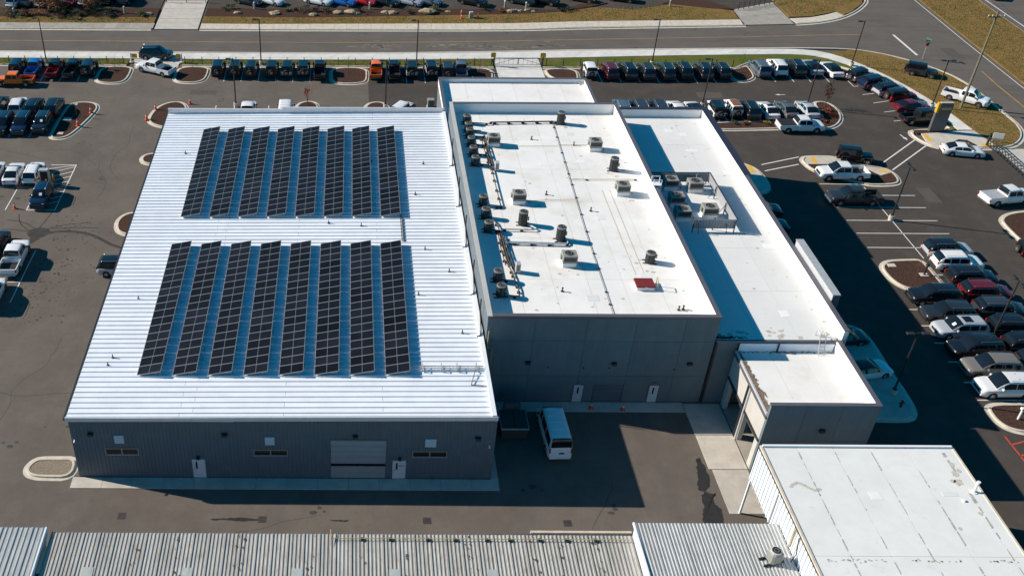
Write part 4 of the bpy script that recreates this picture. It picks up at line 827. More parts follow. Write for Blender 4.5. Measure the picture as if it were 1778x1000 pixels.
PU = [(15.6,97.3,'square grey air conditioner beside the row of six round condensers'),(26.4,96.4,'square grey air conditioner at the far east side of the tall block roof'),(16.7,85.2,'square grey air conditioner in the middle west of the tall block roof'),(27.3,87.0,'square grey air conditioner near the ladder on the tall block roof'),(19.75,74.4,'square grey air conditioner nearest the camera on the tall block roof')]
for x, y, lb in PU: package_unit(lb, x, y+.3, Z)
RU = [(23.75,102.6,'tall dark round condenser alone by the back parapet'),(27.45,91.9,'tall dark round condenser near the east parapet, behind the ladder'),(16.55,81.2,'tall dark round condenser fed by the short pipe run'),(19.7,78.5,'tall dark round condenser fed by the long pipe run'),(27.15,74.9,'small dark round condenser next to the red roof hatch')]
for x, y, lb in RU: round_unit(lb, x, y+.2, Z, 1.45 if '27.15' not in str(x) else 1.05, .43)
ys = [102.7,100.8,99.4,97.4,95.2,93.0]
for i, y in enumerate(ys): round_unit('round condenser by the west parapet, %s from the back in the row of six' % ORD[i], 13.15, y, Z, 1.05)
for i, y in enumerate((84.9,82.5,80.1)): round_unit('round condenser by the west parapet, %s from the back in the middle three' % ORD[i], 13.1, y, Z, 1.1)
for i, y in enumerate((72.0,69.8)): round_unit('round condenser by the west parapet, %s of the pair nearest the front' % ['rear', 'front'][i], 13.05, y, Z, 1.15)
for x, y, lb in ((15.3,91.9,'slim grey cabinet at the end of the six condensers'),(15.0,73.4,'slim grey cabinet beside the front pair of condensers')):
    c = thing('electrical_cabinet', lb, 'cabinet', (x, y, Z), 0, 'roof cabinets'); MB().cbox(-.2,.2,-.3,.3,.15,1.0,.02).obj('case', 'galvanised', c); MB().box(-.16,.16,-.31,-.301,.25,.9).obj('door', 'unit_grey', c)
    for s in (-.22,.22): MB().box(-.18,.18,s-.04,s+.04,0,.15).obj('foot', 'black_rubber', c)
def pipe_run(label, runs, r=.06, m='pipe_copper', name='pipe_run', blocks=1.6, pale=True):
    t = thing(name, label, 'pipe')
    for p in runs:
        MB().tube(p, r, 6).obj('pipe', m, t)
        acc = 0
        for a, b in zip(p, p[1:]):
            L = (Vector(b)-Vector(a)).length; k = .4
            while k < L:
                c = Vector(a).lerp(Vector(b), k/L); MB().box(c.x-.13,c.x+.13,c.y-.1,c.y+.1,BD,c.z-r*.6).obj('pipe_block', 'black_rubber', t); k += blocks
    return t
zz = BD+.22
pipe_run('dark bundle of refrigerant pipes behind the row of six condensers', [[(14.6,99.2,zz),(14.7,96,zz),(14.75,94,zz),(14.8,91.6,zz),(14.8,88,zz),(14.85,84.3,zz),(13.7,84.2,zz)],[(14.78,99.6,zz+.05),(14.95,95,zz+.05),(15.0,91.8,zz+.05)],[(14.4,99,zz-.02),(14.5,95.5,zz-.02),(14.62,92,zz-.02)]]+[[(13.5,y,zz-.05),(14.6,y-.15,zz-.05)] for y in ys[1:]], .055)
pipe_run('thick tangle of pipes running forward from the middle condensers', [[(13.5,82.4,zz),(13.95,81.5,zz),(14.15,80.4,zz),(14.1,78,zz),(14.2,75.2,zz),(14.45,73,zz),(14.7,70.6,zz),(14.65,69.5,zz),(13.4,69.5,zz)],[(13.5,80,zz+.05),(14.3,79.8,zz+.05),(14.3,77,zz+.05),(14.45,74,zz+.05)],[(14.0,80,zz-.03),(13.95,77,zz-.03),(14.05,74.2,zz-.03)],[(14.42,79,zz+.07),(14.55,76,zz+.07),(14.75,73.6,zz+.07)],[(13.4,71.9,zz),(14.5,71.8,zz)]], .055)
pipe_run('pipe run along the back parapet to the lone condenser', [[(13.4,102.6,zz),(15.7,102.3,zz),(15.9,102.7,zz),(22.9,103.0,zz),(23.5,102.8,zz)],[(15.95,102.5,zz+.03),(22.9,102.8,zz+.03)]], .05)
pipe_run('short pale pipe run to the third condenser', [[(14.3,80.2,zz),(17.4,80.1,zz),(17.7,80.3,zz),(17.1,81,zz)]], .07, 'galvanised')
pipe_run('long pale pipe run crossing to the fourth condenser', [[(14.45,77.0,zz),(14.6,77.8,zz),(15,78,zz),(20.2,77.75,zz),(20.3,78.2,zz)],[(14.9,77.8,zz+.02),(20,77.6,zz+.02)]], .07, 'galvanised')
g_ = thing('gas_pipe', 'long thin dark gas pipe on black blocks down the middle of the roof', 'pipe')
MB().tube([(22.9,103.4,BD+.1),(22.75,98,BD+.1),(22.3,80,BD+.1),(22.2,66.2,BD+.1)], .024, 6).obj('pipe', 'unit_dark', g_)
for y in (101.7,99.4,95.8,93.7,91.2,89.0,86.4,83.2,80.1,76.4,74.0,70.4,68.6): MB().box(22.2+(y-66)*.0185-.12,22.2+(y-66)*.0185+.12,y-.06,y+.06,BD+.006,BD+.09).obj('pipe_block', 'black_rubber', g_)
g_ = thing('gas_branch', 'thin yellow gas branch crossing to the square units', 'pipe')
MB().tube([(22.5,90.0,BD+.12),(24.3,89.95,BD+.12),(29.4,90,BD+.12)], .03, 6).tube([(22.6,97.5,BD+.1),(26,97.5,BD+.1)], .025, 6).tube([(17.3,97.2,BD+.1),(22.6,97.3,BD+.1)], .02, 6).tube([(17.4,85.6,BD+.1),(22.4,86,BD+.1)], .02, 6).obj('pipe', 'gas_yellow', g_)
for x, y in ((24.3,89.95),(29.3,90)): MB().box(x-.12,x+.12,y-.1,y+.1,BD+.006,BD+.1).obj('pipe_block', 'black_rubber', g_)
yl = thing('walkway_lines', 'pair of thin yellow lines leading to the red hatch', 'marking')
for x in (25.48,26.25): MB().ribbon([(x,88),(x,73)], .05, BD+.012).obj('line', 'gas_yellow', yl)
h = thing('roof_hatch', 'dark red roof hatch lid near the front of the tall block', 'hatch', (25.75,71.3,Z))
MB().cbox(-.75,.75,-.6,.6,0,.3,.02).obj('curb', 'membrane_white', h); MB().cbox(-.82,.82,-.66,.66,.3,.46,.03).obj('lid', 'hatch_red', h); MB().tube([(1.0,-.5,0),(1.0,-.5,.95),(1.05,.1,.95),(1.05,.1,0)], .035, 6).obj('grab_rail', 'gas_yellow', h); MB().box(-.1,.1,-.69,-.66,.33,.42).obj('handle', 'steel', h)
for i, (x, y) in enumerate([(19.95,98.9),(24.35,97.6),(19.7,87.0),(23.55,83.9),(18.5,70.5),(27.9,67.9),(28.3,68.0)]):
    v = thing('vent_pipe', 'small dark vent pipe on the tall block roof, %s' % ['north of the middle','beside the far square unit','west of the gas pipe','east of the gas pipe','near the front west corner','near the front east corner','at the front east corner'][i], 'vent', (x, y, Z))
    MB().cyl((0,0,0),(0,0,.36),.06,n=8).cyl((0,0,.0),(0,0,.05),.14,n=8).obj('pipe', 'unit_dark', v); MB().cyl((0,0,.34),(0,0,.4),.09,n=8).obj('cap', 'unit_dark', v)
# screened units on the wing
Z = DD+.006
DU = [(35.5,90.0,'screened air conditioner at the back in the sun'),(35.55,85.0,'screened air conditioner at the front in the sun'),(33.1,90.5,'screened air conditioner at the back in shade'),(32.85,87.2,'screened air conditioner in the middle in shade'),(32.75,84.5,'screened air conditioner at the front in shade')]
for x, y, lb in DU: package_unit(lb, x, y, Z).scale = (1.12, 1.05, 1)
sn = thing('equipment_screen', 'grey ribbed screen around the air conditioners on the wing roof', 'screen')
def screen(a, b, out, z0=DD+.35, z1=DD+1.35):
    q = MB(); ux, uy = b[0]-a[0], b[1]-a[1]; L = hypot(ux, uy); ux /= L; uy /= L; nx, ny = -uy*.02, ux*.02
    q.add([(a[0]-nx,a[1]-ny,z0),(b[0]-nx,b[1]-ny,z0),(b[0]-nx,b[1]-ny,z1),(a[0]-nx,a[1]-ny,z1),(a[0]+nx,a[1]+ny,z0),(b[0]+nx,b[1]+ny,z0),(b[0]+nx,b[1]+ny,z1),(a[0]+nx,a[1]+ny,z1)],[(0,1,2,3),(5,4,7,6),(3,2,6,7),(1,0,4,5),(1,5,6,2),(4,0,3,7)])
    ribbed_wall(q, (a[0]+out[0]*.021,a[1]+out[1]*.021), (b[0]+out[0]*.021,b[1]+out[1]*.021), z0, z1, z1, out, .28, .05)
    q.obj('screen_panel', 'screen_grey', sn)
screen((31.3,91.2), (33.2,91.2), (0,-1)); screen((33.25,91.2), (35.9,91.2), (0,-1)); screen((35.95,91.2), (37.2,91.2), (0,-1))
screen((37.22,91.15), (37.22,88.4), (1,0)); screen((37.22,88.35), (37.22,85.2), (1,0)); screen((37.22,85.15), (37.22,82.2), (1,0))
screen((33.1,82.15), (37.2,82.15), (0,-1))
for x, y in ((31.3,91.35),(33.22,91.35),(35.92,91.35),(37.1,91.35),(33.1,81.95),(35.2,82.4),(37.1,81.95)): MB().box(x-.04,x+.04,y-.04,y+.04,DD,DD+1.4).obj('post', 'dark_metal', sn)
for y in (88.38,85.18):
    MB().box(37.05,37.13,y-.04,y+.04,DD,DD+1.4).obj('post', 'dark_metal', sn); MB().tube([(37.1,y,DD+1.2),(36.5,y,DD+.05)], .03, 5).obj('brace', 'dark_metal', sn)
for x in (33.6,36.3): MB().tube([(x,82.1,DD+.9),(x,81.6,DD+.05)], .03, 5).obj('brace', 'dark_metal', sn)
MB().box(31.2,37.3,91.22,91.3,DD+1.351,DD+1.42).box(37.24,37.32,82.1,91.2,DD+1.351,DD+1.42).obj('top_rail', 'dark_metal', sn)
lw = thing('parapet_ladder', 'pale stepover ladder on the tall block parapet above the screened units', 'ladder', (30.75,87,0))
for s in (-.4,.4): MB().tube([(.1,s,DD),(.1,s,10.1),(-.7,s,10.1),(-.7,s,BD)], .04, 6).obj('rail', 'white_metal', lw)
for k in range(9): MB().cyl((.1,-.4,DD+.3+.28*k),(.1,.4,DD+.3+.28*k),.025,n=6).obj('rung', 'white_metal', lw)
MB().box(-.65,.05,-.38,.38,BP+.1,BP+.16).obj('platform', 'white_metal', lw)
# fan unit on the galvanised shed
ac = thing('condenser_unit', 'pale round-fan condenser on the galvanised shed roof by the white wall', 'condenser', (28.6,44.2,4.98), .25)
MB().cbox(-.42,.42,-.42,.42,.12,.98,.12).obj('casing', 'unit_grey', ac); MB().cyl((0,0,.97),(0,0,1.0),.36,n=18).obj('fan_ring', 'white_plain', ac); fan(ac, 0, 0, 1.0, .31)
for s in (-.3,.3): MB().box(-.9,.6,s-.05,s+.05,-.02,.12).obj('skid', 'dark_metal', ac)

# grime on the membranes round the machines and in the low spots
mb = MB()
def smudge(x, y, z, r, n=9): mb.poly([(x+r*cos(a)*random.uniform(.55, 1.25), y+.75*r*sin(a)*random.uniform(.55, 1.25), z) for a in [k*2*pi/n for k in range(n)]])
for i, (x, y, _) in enumerate(PU+RU):
    for k in range(5): smudge(x+random.gauss(.2, .8), y+random.gauss(-.2, .6), BD+.0075+.0004*k, random.uniform(.08, .28))
for k in range(46): smudge(random.uniform(15.5, 29.6), random.uniform(66.5, 104), BD+.0105+.00005*k, random.uniform(.05, .2))
struct(mb.obj('roof_grime', 'grime', tb), 'stuff')
mb = MB()
for k in range(34): smudge(random.uniform(36, 40.6), random.uniform(66, 106), DD+.0085+.00005*k, random.uniform(.05, .22))
for k in range(24): smudge(random.uniform(31, 40.6), DY0+abs(random.gauss(0, .6))+.1, DD+.0112+.00005*k, random.uniform(.08, .3))
struct(mb.obj('roof_grime', 'grime', sw), 'stuff')

for par, xr, yr, z, n in ((tb, (15, 29.4), (67, 104), BD, 16), (sw, (35.5, 40.4), (67, 106), DD, 10), (wb, (31, 43), (42, 52), FZ, 2)):
    for k in range(n):
        x, y, w_, l_ = random.uniform(*xr), random.uniform(*yr), random.uniform(.25, .7), random.uniform(.2, .5)
        MB().prism([(x-w_,y-l_),(x+w_,y-l_),(x+w_,y+l_),(x-w_,y+l_)], z, z+.0125+.0003*k).obj('roof_patch', random.choice(['membrane_white', 'membrane_east', 'membrane_old']), par)
# ------------------------------------------------------------------ vehicles
CL = dict(white=(.78,.78,.78), black=(.010,.011,.013), dgrey=(.024,.026,.029), grey=(.10,.105,.11), silver=(.40,.42,.45), red=(.42,.012,.012), maroon=(.11,.008,.014), orange=(.90,.17,.008), blue=(.015,.13,.45), navy=(.008,.016,.045), steel=(.09,.125,.165), tan=(.19,.175,.155), teal=(.014,.026,.030), slate=(.034,.040,.048))
def interp(prof, x):
    if x <= prof[0][0]: return prof[0][1]
    for (a, b), (c, d) in zip(prof, prof[1:]):
        if x <= c: return b+(d-b)*(x-a)/(c-a)
    return prof[-1][1]
def body_loft(x0, x1, W, prof, zb, wheels, rw, taper=.5, tk=.16, flat_rear=False):
    L = x1-x0; n = int(L/.085); mb = MB(); rings = []
    for i in range(n+1):
        x = x0+L*i/n; zt = interp(prof, x); w = W/2
        for e, s in ((x1-x, 1), (x-x0, 0)):
            if e < taper and not (flat_rear and s == 0): w *= 1-tk*(1-e/taper)**2
        b = zb+(.06*max(0, 1-(x1-x)/.4)+.08*max(0, 1-(x-x0)/.4))
        for xw in wheels:
            d = abs(x-xw)
            if d < rw: b = max(b, rw*.88+sqrt(rw*rw-d*d)*.98)
        b = min(b, zt-.12); h = zt-b
        half = [(w*.93,b),(w*.99,b+.10*h),(w*1.0,b+.45*h),(w*.985,zt-.16*min(1,h)),(w*.93,zt-.045),(w*.80,zt-.008),(w*.4,zt+.012)]
        ring = [(x,y,z) for y, z in half]+[(x,-y,z) for y, z in reversed(half)]
        rings.append(ring)
    N = len(rings[0])
    mb.add([p for r in rings for p in r], [(i*N+j,(i+1)*N+j,(i+1)*N+(j+1) % N,i*N+(j+1) % N) for i in range(len(rings)-1) for j in range(N)]+[tuple(range(N)), tuple(reversed(range((len(rings)-1)*N, len(rings)*N)))])
    return mb
def shell(A, B, C, D, z0, zr, wb, wr, crown=.035, pf=1.55, pr=2.2, taper=.10, drop=.05):
    """curved greenhouse: returns S(x, t, side, off); t 0 = belt line, 1 = roof centre"""
    H = zr-z0
    def hgt(x):
        if x > B: u = (A-x)/(A-B); return H*max(.02, 1-(1-u)**pf)
        if x < C: u = (x-D)/(C-D); return (H-drop)*max(.02, 1-(1-u)**pr)
        return H-drop*((B-x)/(B-C))**2
    def S(x, t, side=1, off=0.0):
        h = hgt(x); k = h/H; m = (A+D)/2; v = abs(x-m)/((A-D)/2); w0 = wb*(1-taper*max(0, v-.45)**2/.3); wt = w0+(wr-wb)*k
        P = [(0, w0, 0), (.45, wt, .86*h), (.58, wt-.055, .955*h), (.70, wt-.16, h), (1, 0, h+crown*k)]
        for (t0, y0, zz0), (t1, y1, zz1) in zip(P, P[1:]):
            if t <= t1+1e-9:
                f = (t-t0)/(t1-t0); y = y0+(y1-y0)*f; z = zz0+(zz1-zz0)*f; ny, nz = (zz1-zz0), (y0-y1); l = hypot(ny, nz) or 1
                fx = .75 if x > B+.02 and t > .5 else (-.6 if x < C-.02 and t > .5 else 0)
                return (x+off*fx, side*(y+off*ny/l), z0+z+off*nz/l)
    return S
def cabin(**c):
    c = dict(c); S = shell(**c); A, D = c['A'], c['D']; n = 26; T = [0,.22,.45,.515,.58,.64,.70,.85,1]; mb = MB(); rings = []
    for i in range(n+1):
        x = A+(D-A)*i/n; rings.append([S(x, t, 1) for t in T]+[S(x, t, -1) for t in reversed(T[:-1])])
    N = len(rings[0])
    mb.add([p for r in rings for p in r], [(i*N+j,i*N+j+1,(i+1)*N+j+1,(i+1)*N+j) for i in range(n) for j in range(N-1)]+[tuple(reversed(range(N))), tuple(range(n*N, (n+1)*N))])
    return mb
def glass_parts(splits, **c):
    S = shell(**c); A, B, C, D = c['A'], c['B'], c['C'], c['D']; out = {}; o = .012
    def patch(xs, ts, sides):
        mb = MB()
        rows = [[S(x, abs(t), 1 if t > 0 else -1, o) for t in ts] for x in xs]; N = len(ts)
        mb.add([p for r in rows for p in r], [(i*N+j,(i+1)*N+j,(i+1)*N+j+1,i*N+j+1) for i in range(len(xs)-1) for j in range(N-1)]); return mb
    tt = [.56,.64,.70,.85,1,-.85,-.70,-.64,-.56]
    out['windshield'] = patch([A+(B-A)*u for u in (.97,.8,.62,.42,.24,.08)], tt, 1)
    out['rear_window'] = patch([D+(C-D)*u for u in (.10,.3,.5,.7,.9)], tt, 1)
    for sd, nm in ((1, 'side_window_l'), (-1, 'side_window_r')):
        mb = MB()
        for a, b in splits:
            xs = [A+(D-A)*(a+(b-a)*k/5) for k in range(6)]; ts = [.07,.2,.32,.40]
            rows = [[S(x, t, sd, o) for t in ts] for x in xs]
            mb.add([p for r in rows for p in r], [(i*4+j,(i+1)*4+j,(i+1)*4+j+1,i*4+j+1) if sd < 0 else (i*4+j+1,(i+1)*4+j+1,(i+1)*4+j,i*4+j) for i in range(5) for j in range(3)])
        out[nm] = mb
    return out
def wheel_mesh(r, w):
    q = MB(); n = 20; prof = [(r*.60,-w/2),(r*.93,-w/2),(r,-w*.36),(r,w*.36),(r*.93,w/2),(r*.60,w/2)]
    vs = [(a*cos(2*pi*i/n), b, a*sin(2*pi*i/n)) for i in range(n) for a, b in prof]; k = len(prof)
    q.add(vs, [(i*k+j,((i+1) % n)*k+j,((i+1) % n)*k+j+1,i*k+j+1) for i in range(n) for j in range(k-1)])
    t = q.mesh('wheel', ['black_rubber'], 40)
    q = MB(); q.cyl((0,-w*.40,0),(0,w*.40,0),r*.63,n=16,mi=1)
    for sgn in (-1, 1):
        for i in range(5):
            a = 2*pi*i/5; c, s = cos(a), sin(a); h = .055
            q.add([(c*r*.1-s*h,sgn*w*.44,s*r*.1+c*h),(c*r*.1+s*h,sgn*w*.44,s*r*.1-c*h),(c*r*.6+s*h*.8,sgn*w*.47,s*r*.6-c*h*.8),(c*r*.6-s*h*.8,sgn*w*.47,s*r*.6+c*h*.8)], [(0,1,2,3) if sgn < 0 else (3,2,1,0)])
        q.cyl((0,sgn*w*.36,0),(0,sgn*w*.49,0),r*.16,n=10)
    rim = q.mesh('rim', ['steel', 'plastic_black'], 40)
    return t, rim
WHEELS = {}
def wheel(r, w):
    if (r, w) not in WHEELS: WHEELS[(r, w)] = wheel_mesh(r, w)
    return WHEELS[(r, w)]
# each model: list of (part name, mesh, paint slot or None, location)
def finish(parts, track, axles, r, w): 
    t, rim = wheel(r, w); parts['_wheels'] = [(x, s*track, r) for x in axles for s in (1, -1)]; parts['_wm'] = (t, rim); return parts
def lights(parts, xf, zf, yf, xr, zr_, yr, round_=False, sz=(.07,.24,.12), rz=(.05,.13,.32)):
    P = parts.setdefault('_list', [])
    for s in (1, -1):
        if round_: P.append(('headlight', MB().cyl((xf-.03,s*yf,zf),(xf+.03,s*yf,zf),.1,n=12).mesh('headlight', ['lens_clear']), None))
        else: P.append(('headlight', MB().cbox(xf-sz[0],xf+.01,s*yf-sz[1]/2,s*yf+sz[1]/2,zf-sz[2]/2,zf+sz[2]/2,.015).mesh('headlight', ['lens_clear']), None))
        P.append(('taillight', MB().cbox(xr-.01,xr+rz[0],s*yr-rz[1]/2,s*yr+rz[1]/2,zr_-rz[2]/2,zr_+rz[2]/2,.015).mesh('taillight', ['lens_red']), None))
def mirrors(parts, x, y, z, c='paint'):
    for s in (1, -1): parts['_list'].append(('mirror', MB().cbox(x-.09,x+.07,s*y-.02 if s > 0 else -y-.2,y+.2 if s > 0 else -y+.02,z,z+.16,.03).mesh('mirror', [c]), 'body' if c == 'paint' else None))
def model_suv(L=4.85, W=1.96, H=1.79, kind='suv'):
    k = L/4.85; parts = {'_list': []}; P = parts['_list']
    prof = [(-2.42*k,.80),(-2.39*k,1.02),(-2.2*k,1.08),(1.0*k,1.08),(1.3*k,1.08),(1.95*k,1.04),(2.22*k,.99),(2.36*k,.90),(2.42*k,.72)]
    ax = (1.46*k,-1.44*k)
    P.append(('body', body_loft(-2.42*k,2.42*k,W,prof,.26,ax,.41).mesh('body', ['paint'], 40), 'body'))
    c = dict(A=1.36*k, B=.34*k, C=-1.78*k, D=-2.38*k, z0=1.0, zr=H-.03, wb=W/2-.05, wr=W/2-.23)
    P.append(('cabin', cabin(**c).mesh('cabin', ['paint'], 35), 'top'))
    for nme, m in glass_parts(**c, splits=[(.17,.44),(.46,.68),(.71,.88)]).items(): P.append(('side_window' if nme.startswith('side') else nme, m.mesh('glass', ['car_glass'], 60), None))
    lights(parts, 2.34*k, .86, .70, -2.42*k, 1.0, .74); mirrors(parts, .85*k, W/2-.06, 1.08)
    P.append(('grille', MB().cbox(2.36*k,2.435*k,-.5,.5,.52,.76,.02).mesh('grille', ['plastic_black']), None))
    for s in (1, -1): P.append(('roof_rail', MB().tube([(.2*k,s*(W/2-.32),H+.0),(.1*k,s*(W/2-.32),H+.05),(-1.7*k,s*(W/2-.32),H+.05),(-1.8*k,s*(W/2-.32),H-.02)],.018,5).mesh('roof_rail', ['steel']), None))
    P.append(('rear_bumper', MB().cbox(-2.47*k,-2.36*k,-.72,.72,.34,.56,.03).mesh('bumper', ['plastic_black']), None))
    return finish(parts, W/2-.13, ax, .37, .25)
def model_sedan(L=4.9, W=1.88, H=1.42):
    k = L/4.9; parts = {'_list': []}; P = parts['_list']
    prof = [(-2.45*k,.66),(-2.40*k,.90),(-2.2*k,.97),(-1.5*k,.97),(1.1*k,.92),(1.9*k,.84),(2.25*k,.74),(2.42*k,.60),(2.45*k,.5)]
    ax = (1.48*k,-1.40*k)
    P.append(('body', body_loft(-2.45*k,2.45*k,W,prof,.22,ax,.38,.6,.2).mesh('body', ['paint'], 40), 'body'))
    c = dict(A=1.25*k, B=.10*k, C=-.85*k, D=-2.02*k, z0=.88, zr=H, wb=W/2-.06, wr=W/2-.28, pr=1.6, drop=.03)
    P.append(('cabin', cabin(**c).mesh('cabin', ['paint'], 35), 'top'))
    for nme, m in glass_parts(**c, splits=[(.20,.49),(.52,.76)]).items(): P.append(('side_window' if nme.startswith('side') else nme, m.mesh('glass', ['car_glass'], 60), None))
    lights(parts, 2.28*k, .68, .66, -2.45*k, .82, .62, sz=(.1,.3,.1), rz=(.06,.42,.13)); mirrors(parts, .8*k, W/2-.06, .94)
    P.append(('grille', MB().cbox(2.38*k,2.462*k,-.46,.46,.36,.54,.02).mesh('grille', ['plastic_black']), None))
    P.append(('rear_bumper', MB().cbox(-2.475*k,-2.38*k,-.7,.7,.26,.44,.03).mesh('bumper', ['plastic_black']), None))
    return finish(parts, W/2-.12, ax, .35, .25)
def model_pickup(cover=None):
    parts = {'_list': []}; P = parts['_list']; W = 2.02; ax = (1.85,-1.80)
    prof = [(-.76,1.18),(1.4,1.18),(1.6,1.18),(2.45,1.14),(2.74,1.09),(2.87,.98),(2.9,.75)]
    P.append(('body', body_loft(-.76,2.9,W,prof,.36,(1.85,),.47,.45,.12,True).mesh('body', ['paint'], 40), 'body'))
    c = dict(A=1.62, B=.72, C=-.52, D=-.76, z0=1.12, zr=1.92, wb=.94, wr=.78, pr=3, drop=.02, taper=.05)
    P.append(('cabin', cabin(**c).mesh('cabin', ['paint'], 35), 'top'))
    for nme, m in glass_parts(**c, splits=[(.22,.54),(.57,.90)]).items(): P.append(('side_window' if nme.startswith('side') else nme, m.mesh('glass', ['car_glass'], 60), None))
    arch = [(-2.9,.55),(-2.9+.55,.5)]+[(-1.80-.47*cos(a),.36*0+.40+.47*sin(a)) for a in [pi*i/8 for i in range(9)]]+[(-.78,.5),(-.78,1.16),(-2.9,1.16)]
    q = MB()
    for s in (1, -1): q.xprism(arch if s < 0 else arch, *(sorted((s*.92, s*1.0))))
    q.box(-2.92,-2.84,-.918,.918,.55,1.15); q.box(-.86,-.775,-.918,.918,.6,1.15)
    P.append(('bed', q.mesh('bed', ['paint']), 'body'))
    P.append(('bed_floor', MB().box(-2.838,-.862,-.918,.918,.55,.64).mesh('bed_floor', ['plastic_black']), None))
    q = MB()
    for s in (1, -1): q.box(-2.25,-1.35,*(sorted((s*.70,s*.917))),.641,.88)
    P.append(('wheel_housing', q.mesh('wheel_housing', ['plastic_black']), None))
    if cover: P.append(('bed_cover', MB().cbox(-2.86,-.80,-.96,.96,1.161,1.21,.02).mesh('bed_cover', [cover]), None))
    lights(parts, 2.80, .92, .80, -2.93, .95, .93, sz=(.12,.24,.2), rz=(.05,.12,.34)); mirrors(parts, 1.25, .98, 1.2, 'plastic_black')
    P.append(('grille', MB().cbox(2.80,2.915,-.58,.58,.68,.98,.02).mesh('grille', ['plastic_black']), None))
    P.append(('front_bumper', MB().cbox(2.72,3.0,-.9,.9,.42,.64,.05).mesh('bumper', ['chrome']), None))
    P.append(('rear_bumper', MB().cbox(-3.05,-2.925,-.9,.9,.46,.62,.03).mesh('bumper', ['chrome']), None))
    return finish(parts, .87, ax, .41, .28)
def model_offroad(truck=False, topmat='paint', open_top=False):
    parts = {'_list': []}; P = parts['_list']; o = .55 if truck else 0
    q = MB()
    q.cbox(-1.95 if not truck else -.62+o*0,.62+o,-.80,.80,.50,1.10,.05)
    q.add([(.62+o,-.74,.55),(1.98+o,-.62,.58),(1.98+o,.62,.58),(.62+o,.74,.55),(.62+o,-.74,1.12),(1.93+o,-.60,1.05),(1.93+o,.60,1.05),(.62+o,.74,1.12),(.62+o,-.45,1.16),(1.9+o,-.36,1.10),(1.9+o,.36,1.10),(.62+o,.45,1.16)],
          [(0,1,5,4),(1,2,6,10,9,5),(2,3,7,6),(4,5,9,8),(8,9,10,11),(11,10,6,7),(0,3,2,1)])
    if truck:
        for s in (1, -1): q.box(-2.62,-.64,*sorted((s*.73,s*.80)),.55,1.12)
        q.box(-2.66,-2.58,-.729,.729,.55,1.12); q.box(-.74,-.641,-.729,.729,.55,1.12)
    P.append(('body', q.mesh('body', ['paint']), 'body'))
    if truck: P.append(('bed_floor', MB().box(-2.578,-.742,-.729,.729,.5,.66).mesh('bed_floor', ['plastic_black']), None))
    ax = (1.42+o, -1.10 if not truck else -1.62)
    for s in (1, -1):
        y0, y1 = sorted((s*.62, s*.94))
        P.append(('fender', MB().xprism([(ax[0]-.62,.80),(ax[0]-.42,.98),(ax[0]+.45,.98),(ax[0]+.62,.86),(ax[0]+.62,.80),(ax[0]+.42,.91),(ax[0]-.4,.91),(ax[0]-.58,.76)], y0, y1).mesh('fender', ['plastic_black']), None))
        y0, y1 = sorted((s*.795, s*.94))
        P.append(('fender', MB().xprism([(ax[1]-.6,.66),(ax[1]-.42,.93),(ax[1]+.42,.93),(ax[1]+.6,.66),(ax[1]+.54,.66),(ax[1]+.4,.87),(ax[1]-.4,.87),(ax[1]-.54,.66)], y0, y1).mesh('fender', ['plastic_black']), None))
        P.append(('side_step', MB().box(ax[1]+.62,ax[0]-.64,*sorted((s*.80,s*.93)),.44,.50).mesh('side_step', ['plastic_black']), None))
    c = dict(A=.68+o, B=.36+o, C=(-1.80 if not truck else -.46), D=(-1.94 if not truck else -.62), z0=1.09, zr=1.82, wb=.78, wr=.70, crown=.02, pf=3.2, pr=4, taper=.0, drop=.0)
    cb = cabin(**c)
    P.append(('hardtop', cb.mesh('hardtop', ['paint' if topmat == 'paint' else topmat], 30), 'top'))
    if open_top: P.append(('open_roof', MB().cbox(-1.6,.25,-.56,.56,1.80,1.868,.03).mesh('open_roof', ['interior_brown']), None))
    sp = [(.12,.40),(.44,.68),(.73,.93)] if not truck else [(.15,.52),(.58,.90)]
    for nme, m in glass_parts(**c, splits=sp).items(): P.append(('side_window' if nme.startswith('side') else nme, m.mesh('glass', ['car_glass'], 60), None))
    lights(parts, 1.985+o, .86, .44, -1.97 if not truck else -2.67, .82, .70, True, rz=(.04,.16,.24)); mirrors(parts, .55+o, .82, 1.16, 'plastic_black')
    q = MB()
    for i in range(7): q.box(1.93+o,1.992+o,-.30+.1*i-.03,-.30+.1*i+.03,.68,.98)
    P.append(('grille', q.mesh('grille', ['plastic_black']), None))
    P.append(('front_bumper', MB().cbox(2.0+o,2.2+o,-.80,.80,.52,.68,.04).mesh('bumper', ['plastic_black']), None))
    P.append(('rear_bumper', MB().cbox((-2.12 if not truck else -2.82),(-1.96 if not truck else -2.67),-.80,.80,.50,.66,.04).mesh('bumper', ['plastic_black']), None))
    finish(parts, .80, ax, .42, .28)
    if not truck: parts['_spare'] = (-2.10, 0, 1.0)
    return parts
